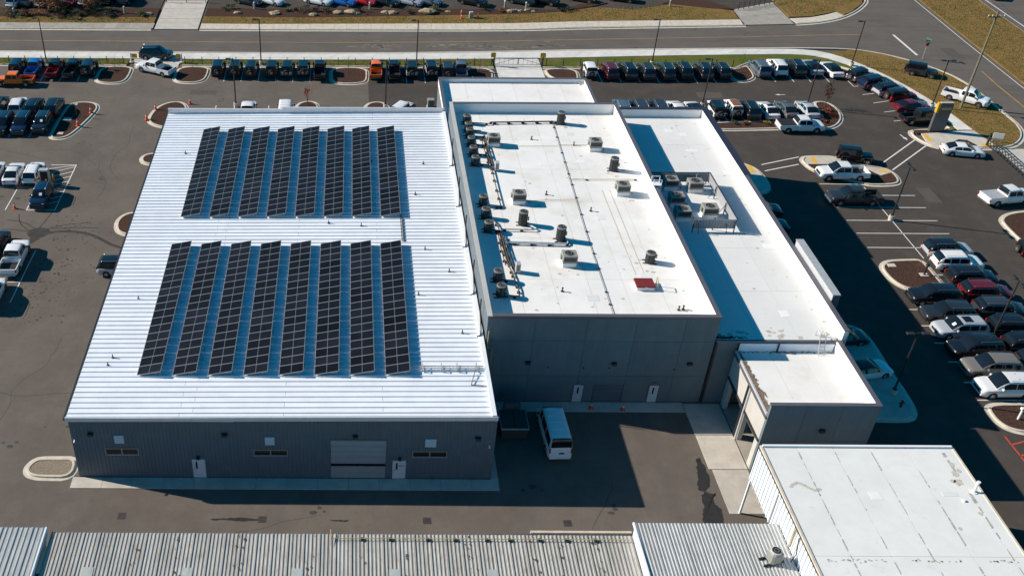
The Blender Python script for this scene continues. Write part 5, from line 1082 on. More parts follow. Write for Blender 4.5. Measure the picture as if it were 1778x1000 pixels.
def model_van():
    parts = {'_list': []}; P = parts['_list']; W = 2.02; ax = (1.75,-1.55)
    prof = [(-2.75,1.2),(1.6,1.2),(1.9,1.15),(2.55,1.02),(2.72,.84),(2.75,.7)]
    P.append(('body', body_loft(-2.75,2.75,W,prof,.30,ax,.43,.35,.10).mesh('body', ['paint'], 40), 'body'))
    c = dict(A=2.15, B=1.05, C=-2.5, D=-2.74, z0=1.14, zr=2.42, wb=.96, wr=.84, pr=3.5, taper=.03)
    P.append(('cabin', cabin(**c).mesh('cabin', ['paint'], 35), 'top'))
    for nme, m in glass_parts(**c, splits=[(.16,.30),(.33,.60),(.63,.92)]).items(): P.append(('side_window' if nme.startswith('side') else nme, m.mesh('glass', ['car_glass'], 60), None))
    lights(parts, 2.62, .88, .76, -2.76, 1.2, .88, sz=(.12,.24,.24), rz=(.04,.12,.5)); mirrors(parts, 1.6, .98, 1.28, 'plastic_black')
    P.append(('grille', MB().cbox(2.68,2.77,-.5,.5,.62,.84,.02).mesh('grille', ['plastic_black']), None))
    P.append(('rear_bumper', MB().cbox(-2.86,-2.74,-.88,.88,.40,.58,.03).mesh('bumper', ['paint']), 'body')); P.append(('plate_recess', MB().box(-2.765,-2.745,-.3,.12,.84,1.0).mesh('plate', ['plastic_black']), None))
    for k in range(5): P.append(('roof_rib', MB().box(-2.2+.75*k,-2.12+.75*k,-.62,.62,2.43,2.462).mesh('roof_rib', ['paint']), 'top'))
    return finish(parts, .88, ax, .36, .24)
MODELS = {}
PAPER = [MB().add([(1.07,.1,1.35),(1.07,.42,1.35),(.82,.42,1.565),(.82,.1,1.565)],[(0,1,2,3)]).mesh('dash_paper', ['white_plain']), MB().add([(.93,.1,1.115),(.93,.42,1.115),(.66,.42,1.27),(.66,.1,1.27)],[(0,1,2,3)]).mesh('dash_paper', ['white_plain'])]
SUNROOF = [MB().cbox(-.75,.05,-.42,.42,1.74,1.815,.02).mesh('sunroof', ['car_glass']), MB().cbox(-.65,-.05,-.38,.38,1.38,1.462,.02).mesh('sunroof', ['car_glass'])]
NAMES = dict(suv=('suv', 'SUV'), csuv=('suv', 'SUV'), bsuv=('suv', 'SUV'), sedan=('sedan', 'sedan'), coupe=('coupe', 'coupe'), pickup=('pickup_truck', 'pickup truck'), pickup_cov=('pickup_truck', 'pickup truck'), pickup_cov2=('pickup_truck', 'pickup truck'), jeep=('off_roader', 'off-roader'), jeep_open=('off_roader', 'off-roader'), jtruck=('off_road_pickup', 'pickup truck'), van=('passenger_van', 'van'))
def model(kind):
    if kind not in MODELS:
        MODELS[kind] = {'suv': lambda: model_suv(), 'csuv': lambda: model_suv(4.5, 1.9, 1.70), 'bsuv': lambda: model_suv(5.0, 2.02, 1.84), 'sedan': lambda: model_sedan(), 'coupe': lambda: model_sedan(4.95, 1.92, 1.40), 'pickup': lambda: model_pickup(), 'pickup_cov': lambda: model_pickup('top_black'), 'pickup_cov2': lambda: model_pickup('galvanised'), 'jeep': lambda: model_offroad(), 'jeep_open': lambda: model_offroad(open_top=True), 'jtruck': lambda: model_offroad(True), 'van': model_van}[kind]()
    return MODELS[kind]
def car(kind, col, x, y, hd, label, top=None, group=None):
    md = model(kind); nm, cat = NAMES[kind]
    r = thing(nm, label, cat, (x, y, 0.01), radians(hd), group)
    cb = CL[col]; j = random.uniform(.94, 1.06); cb = tuple(c*j for c in cb); ct = CL[top] if top else cb
    for pn, me, slot in md['_list']:
        o = link(pn, me, r)
        o.color = (*(ct if slot == 'top' else cb), 1)
    t, rim = md['_wm']
    for x_, y_, z_ in md['_wheels']:
        w = link('wheel', t, r, (x_, y_, z_)); link('rim', rim, w)
    if kind in ('suv', 'bsuv', 'sedan', 'csuv') and random.random() < .3: link('dash_paper', PAPER[kind == 'sedan'], r)
    if 'sunroof' in label: o = link('sunroof', SUNROOF[kind in ('sedan', 'coupe')], r)
    if '_spare' in md: 
        w = link('spare_wheel', t, r, md['_spare'], pi/2); link('rim', rim, w)
    return r
def row(group, where, items, hd):
    """items: (kind, colour, x, y, top, description)"""
    for i, (k, c, x, y, tp, ds) in enumerate(items):
        car(k, c, x+random.uniform(-.1, .1), y+random.uniform(-.22, .16), hd+random.uniform(-2.6, 2.6), '%s, %s %s' % (ds, ORD[i], where), tp, group)
B_ = 'black'
row('vehicles by the road, west block', 'from the left by the road west of the entrance', [('jeep',B_,-47.6,135.0,None,'black boxy off-roader'),('jtruck','blue',-45.1,134.7,None,'bright blue off-road pickup'),('jtruck','red',-42.1,134.7,B_,'red black-topped pickup'),('jtruck',B_,-39.7,134.7,None,'black off-road pickup'),('jeep','dgrey',-37.3,134.8,B_,'dark grey boxy off-roader')], 90)
car('jtruck','orange',-46.7,130.5,180,'orange off-road pickup crossing behind the parked row','orange'); car('suv','slate',-28.6,140.2,0,'dark grey SUV driving across the west entrance pavement',B_); car('pickup','white',-27.8,134.9,153,'white pickup pulling out of the west entrance')
row('off-roaders by the road, middle block', 'from the left of seven off-roaders by the road', [('jeep',B_,-18.75,134.9,None,'black off-roader'),('jeep',B_,-16.4,134.9,None,'black off-roader'),('jeep','dgrey',-14.0,134.9,B_,'dark grey off-roader'),('jeep',B_,-11.2,134.9,None,'black off-roader'),('jeep','white',-9.0,134.9,B_,'white off-roader with black top'),('jeep','silver',-6.75,134.9,B_,'silver off-roader with black top'),('jtruck',B_,-4.3,134.6,None,'black off-road pickup')], 90)
row('off-roaders by the road, left of the gate', 'from the left in the six left of the gate', [('jtruck','orange',3.7,134.6,None,'orange off-road pickup'),('jtruck',B_,6.3,134.6,None,'black off-road pickup'),('jeep','white',8.9,135.0,B_,'white off-roader with black top'),('jeep','white',11.6,135.0,B_,'white off-roader with black top'),('jeep','dgrey',13.8,134.9,None,'dark grey off-roader'),('jtruck','steel',15.9,134.6,None,'blue-grey off-road pickup')], 90)
car('csuv','navy',18.6,129.4,0,'dark blue car showing its roof above the annex edge')
row('cars by the road, right of the gate', 'from the left right of the gate', [('jeep','white',34.3,135.0,None,'white off-roader with white top'),('suv','maroon',37.05,134.9,None,'dark red SUV'),('suv',B_,39.7,134.9,None,'black SUV'),('suv','dgrey',42.4,134.9,None,'dark grey SUV'),('suv','teal',45.2,135.1,None,'very dark green SUV'),('suv',B_,47.85,135.2,None,'black SUV'),('suv','slate',50.6,135.2,B_,'slate SUV with black roof'),('csuv',B_,53.2,135.4,None,'black compact SUV')], 90)
row('cars by the road, east end', 'from the left in the five at the east end', [('suv','steel',59.0,136.2,None,'blue-grey SUV'),('suv','white',61.7,136.5,None,'white SUV'),('suv',B_,64.2,136.5,None,'black SUV'),('coupe','silver',66.8,136.7,B_,'silver coupe with dark roof'),('coupe','white',69.3,136.1,B_,'white coupe with dark roof')], 90)
CU = [('jeep','white',72.4,133.6,28,B_,'white off-roader with black top'),('suv','navy',73.6,131.2,16,None,'dark blue SUV'),('csuv','silver',74.6,128.9,14,B_,'silver SUV with black roof'),('jeep','red',75.1,126.6,10,B_,'red off-roader with black top'),('coupe','maroon',75.4,123.9,8,None,'dark red coupe'),('jtruck',B_,74.9,120.3,6,None,'black off-road pickup behind the tall sign')]
for i, (k, c, x, y, h, tp, ds) in enumerate(CU): car(k, c, x, y, h, '%s, %s down the curved edge by the corner path' % (ds, ORD[i]), tp, 'cars along the curved east edge')
car('jeep','slate',81.9,135.3,-27,'grey off-roader standing on the corner lawn',B_); car('pickup','white',84.0,126.6,-40,'white pickup on the corner lawn behind the wooden pole'); car('coupe','white',76.1,111.4,-10,'white muscle coupe beside the corner path')
row('cars in the row behind the showroom', 'from the left behind the showroom wing', [('suv','steel',36.2,122.7,None,'blue-grey car'),('suv','slate',38.6,122.7,None,'slate car'),('suv','slate',41.1,122.7,None,'slate car'),('sedan','white',43.6,122.5,None,'white car'),('sedan','white',46.0,122.4,B_,'white car with dark roof'),('jeep','white',48.6,122.5,B_,'white off-roader with black top'),('jeep_open','white',51.0,122.7,None,'white off-roader with open brown interior'),('suv',B_,53.2,122.6,None,'black SUV'),('sedan','white',55.6,122.5,None,'white sedan with sunroof'),('sedan','grey',58.2,122.6,None,'grey sedan'),('sedan','silver',60.9,122.6,None,'silver-blue sedan')], 90)
car('pickup_cov','white',58.2,118.6-.9,0,'white pickup with black bed cover below the island')
car('jeep',B_,61.9,109.5,-14,'black off-roader on the crossing island'); car('pickup','white',58.7,105.3,180,'white pickup nose left beside the crossing island'); car('pickup','dgrey',57.8,99.6,180,'dark grey pickup alone in the east lot'); car('pickup_cov2','white',75.4,99.9,10,'white pickup with grey bed cover at the right edge'); car('jeep',B_,72.6,88.6,0,'black off-roader cut by the right edge')
row('east lot, outer row', 'from the back in the outer east lot row', [('suv','silver',63.2,89.0,B_,'silver SUV with black roof'),('suv','white',63.2,86.4,None,'white SUV'),('suv',B_,63.3,83.7,None,'black SUV'),('suv','maroon',63.3,81.0,None,'dark red SUV'),('suv','slate',63.3,78.3,None,'slate SUV'),('suv',B_,63.2,75.6,None,'black SUV'),('suv',B_,63.2,72.9,None,'black SUV'),('suv','slate',63.2,70.2,None,'slate SUV')], 0)
row('east lot, inner row', 'from the back in the inner east lot row', [('suv',B_,57.9,80.4,None,'black SUV'),('suv','dgrey',57.9,77.8,None,'dark grey SUV'),('suv','silver',57.9,75.1,None,'silver SUV with dark sunroof'),('suv',B_,57.9,72.4,None,'black SUV'),('bsuv','tan',57.9,69.7,None,'tan-grey SUV'),('bsuv','white',57.9,67.0,None,'white SUV with sunroof')], 180)
car('sedan','white',46.5,69.2,12,'white car in shade on the east forecourt',B_); car('sedan',B_,46.3,74.0,4,'black car nose-out on the east forecourt'); car('sedan','maroon',46.2,97.2,-6,'dark red car in the wing shadow'); car('csuv','teal',45.8,93.4,0,'dark car in shadow beside the wing')
row('west lot, upper row', 'from the left in the upper west lot row', [('suv','teal',-46.7,122.3,None,'dark green SUV'),('csuv','white',-44.2,122.3,None,'white SUV'),('csuv',B_,-41.8,122.2,None,'black SUV'),('suv',B_,-39.2,122.2,None,'black SUV')], 90)
row('west lot, lower row', 'from the left in the lower west lot row', [('suv',B_,-44.6,117.0,None,'black SUV'),('suv','navy',-42.1,117.1,None,'navy SUV'),('csuv',B_,-39.6,117.3,None,'black SUV')], -90)
row('white cars left of the chargers', 'from the left of the white cars by the charger', [('sedan','white',-42.2,104.6,None,'white sedan'),('sedan','white',-39.8,104.4,None,'white hatchback'),('csuv','white',-37.3,104.2,None,'white SUV')], 90)
car('csuv','navy',-35.1,98.9,-90,'dark blue car on the striped bay by the charger'); car('pickup','white',-34.7,86.3,90,'white pickup with open bed at the left edge'); car('bsuv','white',-35.3,79.9,90,'white SUV cut by the left edge'); car('suv',B_,-37.3,88.8,90,'black SUV left of the white pickup'); car('suv','silver',-23.3,84.7,0,'silver SUV with black roof half hidden by the workshop eave',B_)
UP = [('csuv','white',-55.2,161.0,None,'white SUV'),('csuv','grey',-53.0,161.5,None,'grey SUV'),('csuv','white',-50.6,161.2,None,'white SUV'),('sedan','red',-46.0,162,None,'red car'),('csuv','white',-43.6,162,None,'white SUV'),('csuv',B_,-40.0,162.6,None,'black SUV'),('csuv','navy',-37.2,162.6,None,'dark blue SUV')]
for i, (k, c, x, y, tp, ds) in enumerate(UP): car(k, c, x, y+1.0, 78, '%s, %s from the left in the far lot left of the driveway' % (ds, ORD[i]), tp, 'far lot cars, west')
UP = [('sedan','dgrey',-16.9,163,None,'dark grey car'),('sedan','white',-13.3,163.2,None,'white sedan'),('sedan','white',-5.3,163.2,None,'white sedan'),('sedan','blue',-1.3,163,None,'blue car'),('sedan','red',2.2,163.3,None,'red car'),('sedan',B_,5.8,163,None,'black car'),('sedan','silver',9.8,163.2,None,'silver car'),('sedan','steel',12.9,163.4,None,'blue-grey car'),('suv',B_,20.3,163.3,None,'black SUV'),('suv','teal',28.6,163.8,None,'dark green SUV'),('suv',B_,32.4,163.9,None,'black SUV'),('sedan','dgrey',38.9,165.2,None,'dark grey car')]
for i, (k, c, x, y, tp, ds) in enumerate(UP): car(k, c, x, y, -28, '%s, %s from the left in the far lot right of the driveway' % (ds, ORD[i]), tp, 'far lot cars, east')
car('suv',B_,45.6,165.4,-20,'black SUV at the top edge by the far lawn'); car('sedan',B_,109.6,168.5,80,'black car on the highway at the top right corner')
car('pickup','white',-13.4,120.6,90,'white pickup just behind the workshop roof edge'); car('van','white',-8.4,120.0,90,'white van behind the workshop roof edge'); car('jeep','white',7.0,121.6,58,'white off-roader parked askew behind the workshop')
car('van','white',17.1,60.9,92,'white passenger van in the shaded yard')
# ------------------------------------------------------------------ street furniture
def lamp(label, x, y, h=6.9, heads=2, base='kerb', rz=0.0):
    r = thing('street_lamp', label, 'lamp post', (x, y, 0), rz, 'lot lamp posts')
    MB().cyl((0,0,0),(0,0,.62),.3,n=14).obj('base', base, r)
    MB().cyl((0,0,.62),(0,0,.68),.2,n=8).cyl((0,0,.66),(0,0,h),.095,.07,8).obj('pole', 'dark_metal', r)
    for k in range(heads):
        s = 1 if k == 0 else -1
        a = MB().box(0 if s > 0 else -.35,.35 if s > 0 else 0,-.03,.03,h-.12,h-.05).obj('arm', 'dark_metal', r)
        hd = MB().cbox(*sorted((s*.32,s*.98)),-.19,.19,h-.13,h-.02,.03).obj('lamp_head', 'dark_metal', r)
        MB().box(*sorted((s*.4,s*.9)),-.14,.14,h-.14,h-.131).obj('lens', 'lens_clear', hd)
for x, y, n, lb in [(-44.3,138.0,1,'by the road beside the blue pickup'),(-12.95,137.9,1,'by the road among the seven off-roaders'),(9.7,137.9,1,'by the road between two white off-roaders'),(44.2,138.6,1,'by the road right of the gate'),(73.3,138.4,1,'at the bend of the corner path'),(78.5,124.5,2,'beside the tall sign'),(60.55,95.8,2,'with pale concrete base in the middle of the east lot'),(48.0,66.6,2,'in shade on the east forecourt'),(47.6,124.6,1,'behind the showroom wing'),(61.6,124.4,1,'at the mulch island with the red tree'),(-15.3,123.8,1,'behind the workshop by the white pickup'),(4.8,123.6,1,'in the small island behind the workshop'),(60.62,74.3,2,'between the two rows of the east lot')]:
    lamp('black lamp post '+lb, x, y, 6.9, n, rz=random.choice([0, pi/2]) if n == 2 else pi)
up = thing('utility_pole', 'tall weathered wooden utility pole on the corner lawn', 'utility pole', (82.6,124.7,0))
MB().cyl((0,0,0),(0,0,13.4),.17,.11,12).obj('pole', 'wood_pole', up); MB().box(-1.1,1.1,-.06,.06,12.6,12.75).obj('crossarm', 'wood_pole', up)
for x in (-1,-.5,.5,1): MB().cyl((x,0,12.75),(x,0,12.95),.06,.04,8).obj('insulator', 'white_plain', up)
for i, x in enumerate((-.5, .5)):
    pts = [(82.6+x+1.4*t_, 124.7-75+150*t_, 13+4.0*(t_-.5)**2*4*1.0-.0) for t_ in [k/16 for k in range(17)]]
    tag(MB().tube(pts, .012, 4).obj('power_line', 'galvanised'), 'thin overhead power line on the %s side of the wooden pole' % ('left', 'right')[i], 'power line')
sg = thing('pylon_sign', 'tall grey pylon sign with brown panel and yellow edge by the corner path', 'sign', (75.75,117.5,.1))
MB().cbox(-.95,.95,-.22,.22,0,4.0,.03).obj('body', 'sign_grey', sg); MB().box(-.65,.97,-.235,-.221,2.6,3.82).obj('panel', 'sign_brown', sg); MB().box(-.97,-.66,-.24,.2,2.7,4.02).obj('edge_panel', 'sign_yellow', sg); MB().box(-.655,.97,-.2,.2,4.001,4.05).obj('cap', 'flashing', sg)
for i, (a, b) in enumerate([(-.4,-.18),(-.12,.08),(.14,.34),(.4,.6),(.66,.84)]): MB().box(a,b,-.245,-.236,3.1,3.4).obj('letter', 'sign_letter', sg)
bs = thing('board_sign', 'small white board sign on two legs at the lawn corner', 'sign', (82.1,114.6,.1), -.35)
MB().box(-.6,.6,-.04,.04,.5,1.2).obj('board', 'white_plain', bs)
for s in (-.45,.45): MB().box(s-.04,s+.04,.041,.1,0,1.1).obj('leg', 'white_plain', bs)
st = thing('street_sign', 'green street name sign on a thin post at the junction', 'sign', (85.0,141.2,0), .3)
MB().cyl((0,0,0),(0,0,3.0),.035,n=8).obj('post', 'galvanised', st); MB().box(-.5,.5,-.015,.015,2.78,3.0).obj('blade', 'sign_green', st); MB().box(-.015,.015,-.5,.5,3.01,3.22).obj('blade', 'sign_green', st); MB().cyl((0,-.05,2.35),(0,-.03,2.35),.36,n=8).obj('stop_plate', 'red_paint', st)
def cone(label, x, y, z=0, s=1):
    r = thing('traffic_cone', label, 'traffic cone', (x, y, z), 0, 'traffic cones'); r.scale = (s, s, s)
    MB().cyl((0,0,.04),(0,0,.8),.16,.03,12).obj('body', 'cone_orange', r); MB().box(-.21,.21,-.21,.21,0,.04).obj('base', 'cone_orange', r); MB().cyl((0,0,.42),(0,0,.56),.104,.079,12).obj('band', 'white_plain', r)
for x, y, z, s, lb in [(-38.9,102.3,0,1,'orange cone between the two white cars by the charger'),(-37.8,97.2,0,1,'orange cone standing alone below the white cars'),(-34.3,121.5,.1,1.3,'orange marker cone on the upper kerb of the west island'),(-35.2,117.7,.1,1.3,'orange marker cone on the lower kerb of the west island'),(-25.9,122.6,.1,1.1,'orange cone on the upper kerb of the island behind the workshop'),(-26.6,119.6,.1,1.2,'orange cone on the lower kerb of the island behind the workshop'),(-21.6,124.6,.1,1,'orange cone at the far right kerb of the island behind the workshop'),(21.0,64.5,.05,.9,'orange cone left of the small overhead door'),(23.7,64.3,.05,.9,'orange cone right of the small overhead door'),(17.9,156.5,.1,1,'orange cone at the left of the lawn barrier'),(20.6,156.9,.1,1,'orange cone at the right of the lawn barrier'),(18.1,158.6,.1,1,'orange cone behind the lawn barrier')]: cone(lb, x, y, z, s)
bb = thing('barrier_drum', 'pale utility box behind cones on the far lawn', 'utility box', (19.5,156.9,.1)); MB().cbox(-.35,.35,-.3,.3,0,.9,.05).obj('case', 'old_concrete', bb); MB().cbox(-.3,.3,-.25,.25,.9,1.0,.03).obj('lid', 'galvanised', bb)
# fences by the road
def fence(label, x0, x1, y):
    r = thing('post_fence', label, 'fence', (0, 0, 0), 0, 'thin black post fences by the road'); n = max(1, round((x1-x0)/2.45))
    for i in range(n+1): MB().box(x0+(x1-x0)*i/n-.045,x0+(x1-x0)*i/n+.045,y-.045,y+.045,0,1.25).obj('post', 'dark_metal', r)
    for z in (.35,.75,1.15): MB().cyl((x0,y,z),(x1,y,z),.008,n=4).obj('cable', 'dark_metal', r)
fence('thin black post fence behind the leftmost parked block', -52, -33, 137.75); fence('thin black post fence behind the seven off-roaders', -24, 20.6, 137.75); fence('thin black post fence right of the gate', 28.6, 58.2, 137.75)
gt = thing('swing_gate', 'pale barred swing gate with two yellow panels at the middle driveway', 'gate')
for x in (20.95,28.05):
    p = MB().box(x-.09,x+.09,137.85,138.03,0,2.0).obj('gate_post', 'dark_metal', gt); MB().box(x-.5 if x < 25 else x-.45,x+.2 if x < 25 else x+.35,137.8,137.84,1.35,2.05).obj('yellow_panel', 'sign_yellow', gt)
for a, b in ((21.1,24.45),(24.55,27.9)):
    lf = MB().tube([(a,137.9,.25),(b,137.9,.25),(b,137.9,1.25),(a,137.9,1.25),(a,137.9,.25)], .035, 6).tube([(a,137.9,.25 if a < 22 else 1.25),(b,137.9,1.25 if a < 22 else .25)], .025, 6).obj('gate_leaf', 'dark_metal', gt)
    for k in range(1, 5): MB().cyl((a+(b-a)*k/5,137.9,.25),(a+(b-a)*k/5,137.9,1.25),.018,n=5).obj('bar', 'dark_metal', lf)
for x, lb, s in ((-32.0,'yellow gate panel on a pale post left of the white pickup',1),(-24.6,'yellow gate panel on a pale post right of the white pickup',-1)):
    r = thing('gate_post', lb, 'gate post', (x, 138.4, 0)); MB().cyl((0,0,0),(0,0,1.5),.12,n=10).obj('post', 'white_metal', r); MB().box(.15*s-.0 if s > 0 else -.75,.95 if s > 0 else -.15+.0,-.03,.03,.75,1.4).obj('panel', 'sign_yellow', r); MB().box(-.25,.25,-.25,.25,0,.15).obj('footing', 'kerb', r)
fg = thing('far_gate', 'dark barred gate across the far concrete driveway', 'gate')
for x in (-30.6,-27.3,-24.1): MB().box(x-.05,x+.05,163.4,163.5,0,1.6).obj('gate_post', 'dark_metal', fg)
for z in (.3,.8,1.3): MB().cyl((-30.6,163.45,z),(-24.1,163.45,z),.03,n=5).obj('rail', 'dark_metal', fg)
fg = thing('far_fence', 'dark railing across the driveway on the far right', 'fence')
for k in range(8): MB().box(63.9+k*1.0,63.98+k*1.0,161.2+.45*k,161.28+.45*k,0,1.3).obj('post', 'dark_metal', fg)
for z in (.4,.85,1.25): MB().cyl((63.9,161.2,z),(71,164.4,z),.025,n=5).obj('rail', 'dark_metal', fg)
lg = thing('lattice_gate', 'black lattice gate lying along the edge of the concrete apron', 'gate', (80.35,109.2,0))
MB().tube([(0,-4.3,.25),(0,4.3,.25),(0,4.3,1.3),(0,-4.3,1.3),(0,-4.3,.25)], .06, 6).obj('frame', 'dark_metal', lg)
for k in range(12): MB().tube([(0,-4.2+.7*k,.25),(0,-3.5+.7*k,1.3)], .045, 5).tube([(0,-4.2+.7*k,1.3),(0,-3.5+.7*k,.25)], .045, 5).obj('lattice_bar', 'dark_metal', lg)
MB().box(-.1,.1,4.3,4.5,0,1.8).obj('gate_post', 'dark_metal', lg)
# charger with bollards in the west lot
ch = thing('charging_cabinet', 'grey charging cabinet between yellow bollards in the west lot', 'charger', (-35.55,102.6,0)); MB().box(-.75,.75,-.45,.45,0,.12).obj('plinth', 'kerb', ch); MB().cbox(-.55,.55,-.32,.32,.12,2.1,.03).obj('case', 'galvanised', ch); MB().box(-.42,.42,-.34,-.321,.4,1.9).obj('front_panel', 'plastic_black', ch)
for i, (x, y) in enumerate(((-36.45,102.1),(-36.0,101.7),(-35.2,101.8),(-34.75,103.1))):
    b = thing('bollard', 'yellow bollard %s the charging cabinet' % ['left of','in front left of','in front right of','right of'][i], 'bollard', (x, y, 0), 0, 'yellow bollards'); MB().cyl((0,0,0),(0,0,1.1),.1,n=10).obj('post', 'sign_yellow', b); MB().cyl((0,0,1.1),(0,0,1.16),.1,.05,10).obj('cap', 'sign_yellow', b)
# utility boxes
du = thing('dumpster', 'dark grey-green container with lid beside the van in the shaded yard', 'dumpster', (13.85,61.9,0))
MB().cbox(-1.1,1.1,-1.25,1.0,.12,1.25,.05).obj('body', 'dumpster_green', du); MB().box(-1.16,1.16,-1.3,-1.24,1.14,1.28).box(-1.16,-1.11,-1.239,1.05,1.14,1.28).box(1.11,1.16,-1.239,1.05,1.14,1.28).obj('rim', 'galvanised', du)
for s in (-.56,.56): MB().cbox(s-.52,s+.52,-1.2,.98,1.26,1.33,.02).obj('lid', 'dumpster_green', du)
MB().cbox(-.7,.7,1.02,1.5,.1,1.9,.04).obj('compactor', 'sign_grey', du)
for x in (-.9,.9): MB().box(x-.08,x+.08,-1.1,.9,0,.12).obj('skid', 'dark_metal', du)
for x, y, s, lb in ((10.9,123.9,(.55,.5,1.0),'pale utility cabinet behind the workshop corner'),(-37.0,119.6,(.55,.4,.0),'pale concrete utility lid in the west island')):
    u = thing('utility_pad', lb, 'utility box', (x, y, 0)); MB().box(-s[0],s[0],-s[1],s[1],0,.16).obj('pad', 'old_concrete' if x > 0 else 'concrete', u)
    if x > 12:
        MB().cbox(-.85,.85,-.9,.9,.16,1.1,.04).obj('cabinet', 'sign_grey', u); MB().box(-.05,.05,-.95,-.9,.4,.9).obj('handle', 'steel', u)
    elif s[2]: MB().cbox(-.45,.45,-.4,.4,.16,1.25,.04).obj('cabinet', 'unit_grey', u)
    else: MB().box(-.35,.35,-.25,.25,.16,.19).obj('lid', 'galvanised', u)
for i, (x, y) in enumerate(((-37.0,115.5),(-37.05,124.0),(56.6,86.6),(59.2,84.9))): tag(MB().box(x-.4,x+.4,y-.3,y+.3,.1,.17).obj('cover_slab', 'concrete'), ['pale square cover at the lower end of the west island','pale square cover at the upper end of the west island','pale square cover in the east lot mulch island','pale square footing below the lamp in the east lot island'][i], 'cover')
sb = thing('stub_post', 'short black stub post on a pale footing in the east lot island', 'post', (59.2,84.9,.17)); MB().cyl((0,0,0),(0,0,1.1),.1,n=10).obj('post', 'dark_metal', sb); MB().cyl((0,0,1.1),(0,0,1.35),.22,.16,10).obj('head', 'dark_metal', sb)
hy = thing('fire_hydrant', 'dark red fire hydrant on the shaded forecourt', 'hydrant', (47.85,64.8,.14)); MB().cyl((0,0,0),(0,0,.62),.11,n=10).cyl((0,0,.62),(0,0,.78),.13,.05,10).obj('barrel', 'hatch_red', hy); MB().cyl((-.22,0,.45),(.22,0,.45),.06,n=8).obj('outlet', 'hatch_red', hy)
sp = thing('sign_stand', 'short white vent post in the lower right mulch island', 'post', (57.3,63.4,.1)); MB().cyl((0,0,0),(0,0,1.1),.1,n=10).obj('post', 'white_plain', sp); MB().cbox(-.2,.2,-.14,.14,1.1,1.3,.04).obj('cap', 'white_plain', sp)
tl_ = thing('box_trailer', 'white box trailer roof in shade at the lower right edge', 'trailer', (54.2,48.6,0)); MB().cbox(-3.4,3.4,-1.2,1.2,.75,3.2,.05).obj('box', 'white_plain', tl_); MB().box(-3.2,3.2,-.5,.5,.5,.749).obj('chassis', 'dark_metal', tl_)
t, rim = wheel(.42, .28)
for x in (-1.8,-.9):
    for s in (-1, 1): w_ = link('wheel', t, tl_, (x, s*.95, .42)); link('rim', rim, w_)
for i, (x, y) in enumerate(((-54.2,157.0),(-36.6,158.0),(-15.7,160.3),(3.2,160.5),(25.5,161.6),(28.9,160.9),(53.0,162.6))):
    b = thing('bollard_lamp', 'pale stubby post in the far planting bed, %s from the left' % ORD[i], 'post', (x, y, .1), 0, 'pale posts in the far bed'); MB().cyl((0,0,0),(0,0,1.05),.16,.13,10).obj('post', 'old_concrete', b); MB().cyl((0,0,1.05),(0,0,1.2),.18,.1,10).obj('cap', 'galvanised', b)
# ------------------------------------------------------------------ plants and rocks
def leaves(n, rx, rz, cz, size, clumps=10):
    q = MB(); cs = [(random.gauss(0, .5)*rx, random.gauss(0, .5)*rx, cz+random.gauss(0, .5)*rz, random.uniform(.25, .5)) for _ in range(clumps)]
    for _ in range(n):
        c = random.choice(cs); p = Vector((c[0]+random.gauss(0, c[3]*rx*.7), c[1]+random.gauss(0, c[3]*rx*.7), max(.05, c[2]+random.gauss(0, c[3]*rz*.7))))
        a = Vector((random.gauss(0,1),random.gauss(0,1),random.gauss(0,1))).normalized(); b = a.orthogonal().normalized(); s = size*random.uniform(.6, 1.4)
        q.add([p-a*s, p+b*s*.5, p+a*s, p-b*s*.5], [(0,1,2,3)])
    return q
def tree(name, label, x, y, h, rx, m, n, trunk=.07, group=None, z=.1):
    r = thing(name, label, 'tree', (x, y, z), random.uniform(0, 6), group)
    q = MB(); q.cyl((0,0,0),(0,0,h*.5),trunk,trunk*.7,8).cyl((0,0,h*.5),(.05,0,h*.92),trunk*.7,trunk*.2,7)
    for k in range(7):
        a = k*2.4; z0 = h*(.3+.08*k); q.cyl((0,0,z0),(cos(a)*rx*.8,sin(a)*rx*.8,z0+h*.2),trunk*.35,trunk*.12,5)
    q.obj('trunk', 'bark', r); leaves(n, rx, h*.36, h*(.66 if h < 3.6 and rx < .8 else .45), .09+rx*.03, 18).obj('crown', m, r)
    return r
tree('small_tree', 'small red-leaved tree in the rounded mulch island', 64.15, 124.6, 3.5, .55, 'leaf_red', 260)
tree('small_tree', 'small red-leaved tree behind the workshop', -5.7, 124.4, 2.4, .5, 'leaf_red', 160)
tree('autumn_tree', 'broad rust-brown tree by the far lot at upper left', -48.8, 159.3, 3.4, 1.9, 'leaf_rust', 2600, .13); tree('autumn_tree', 'smaller rust-brown tree right of the broad one in the far bed', -42.4, 159.7, 3.2, 1.3, 'leaf_rust', 1500, .11)
def sapling(label, x, y, h):
    r = thing('bare_sapling', label, 'tree', (x, y, .1), random.uniform(0, 6), 'bare saplings'); q = MB().cyl((0,0,0),(0,0,h),.035,.012,6)
    for k in range(8): a = k*2.4; z0 = h*(.35+.07*k); q.cyl((0,0,z0),(cos(a)*.45,sin(a)*.45,z0+.5),.014,.005,4)
    q.obj('trunk', 'bark', r); leaves(14, .3, h*.25, h*.7, .05, 6).obj('crown', 'leaf_rust', r)
for x, y, h, lb in ((-33.5,134.5,2.6,'in the bed left of the west entrance'),(-22.4,134.6,2.4,'in the bed right of the west entrance'),(-.2,134.5,2.8,'in the bed beside the orange pickup'),(18.6,135,2.4,'in the bed left of the gate'),(30.4,135,2.2,'in the bed right of the gate'),(56.3,135.8,3.2,'in the bed before the five east cars'),(49.9,119.4,2.0,'at the left of the shrub island'),(58.2,84.6,2.2,'in the east lot mulch island'),(-36,120.6,1.8,'in the west island')): sapling('thin bare sapling '+lb, x, y, h)
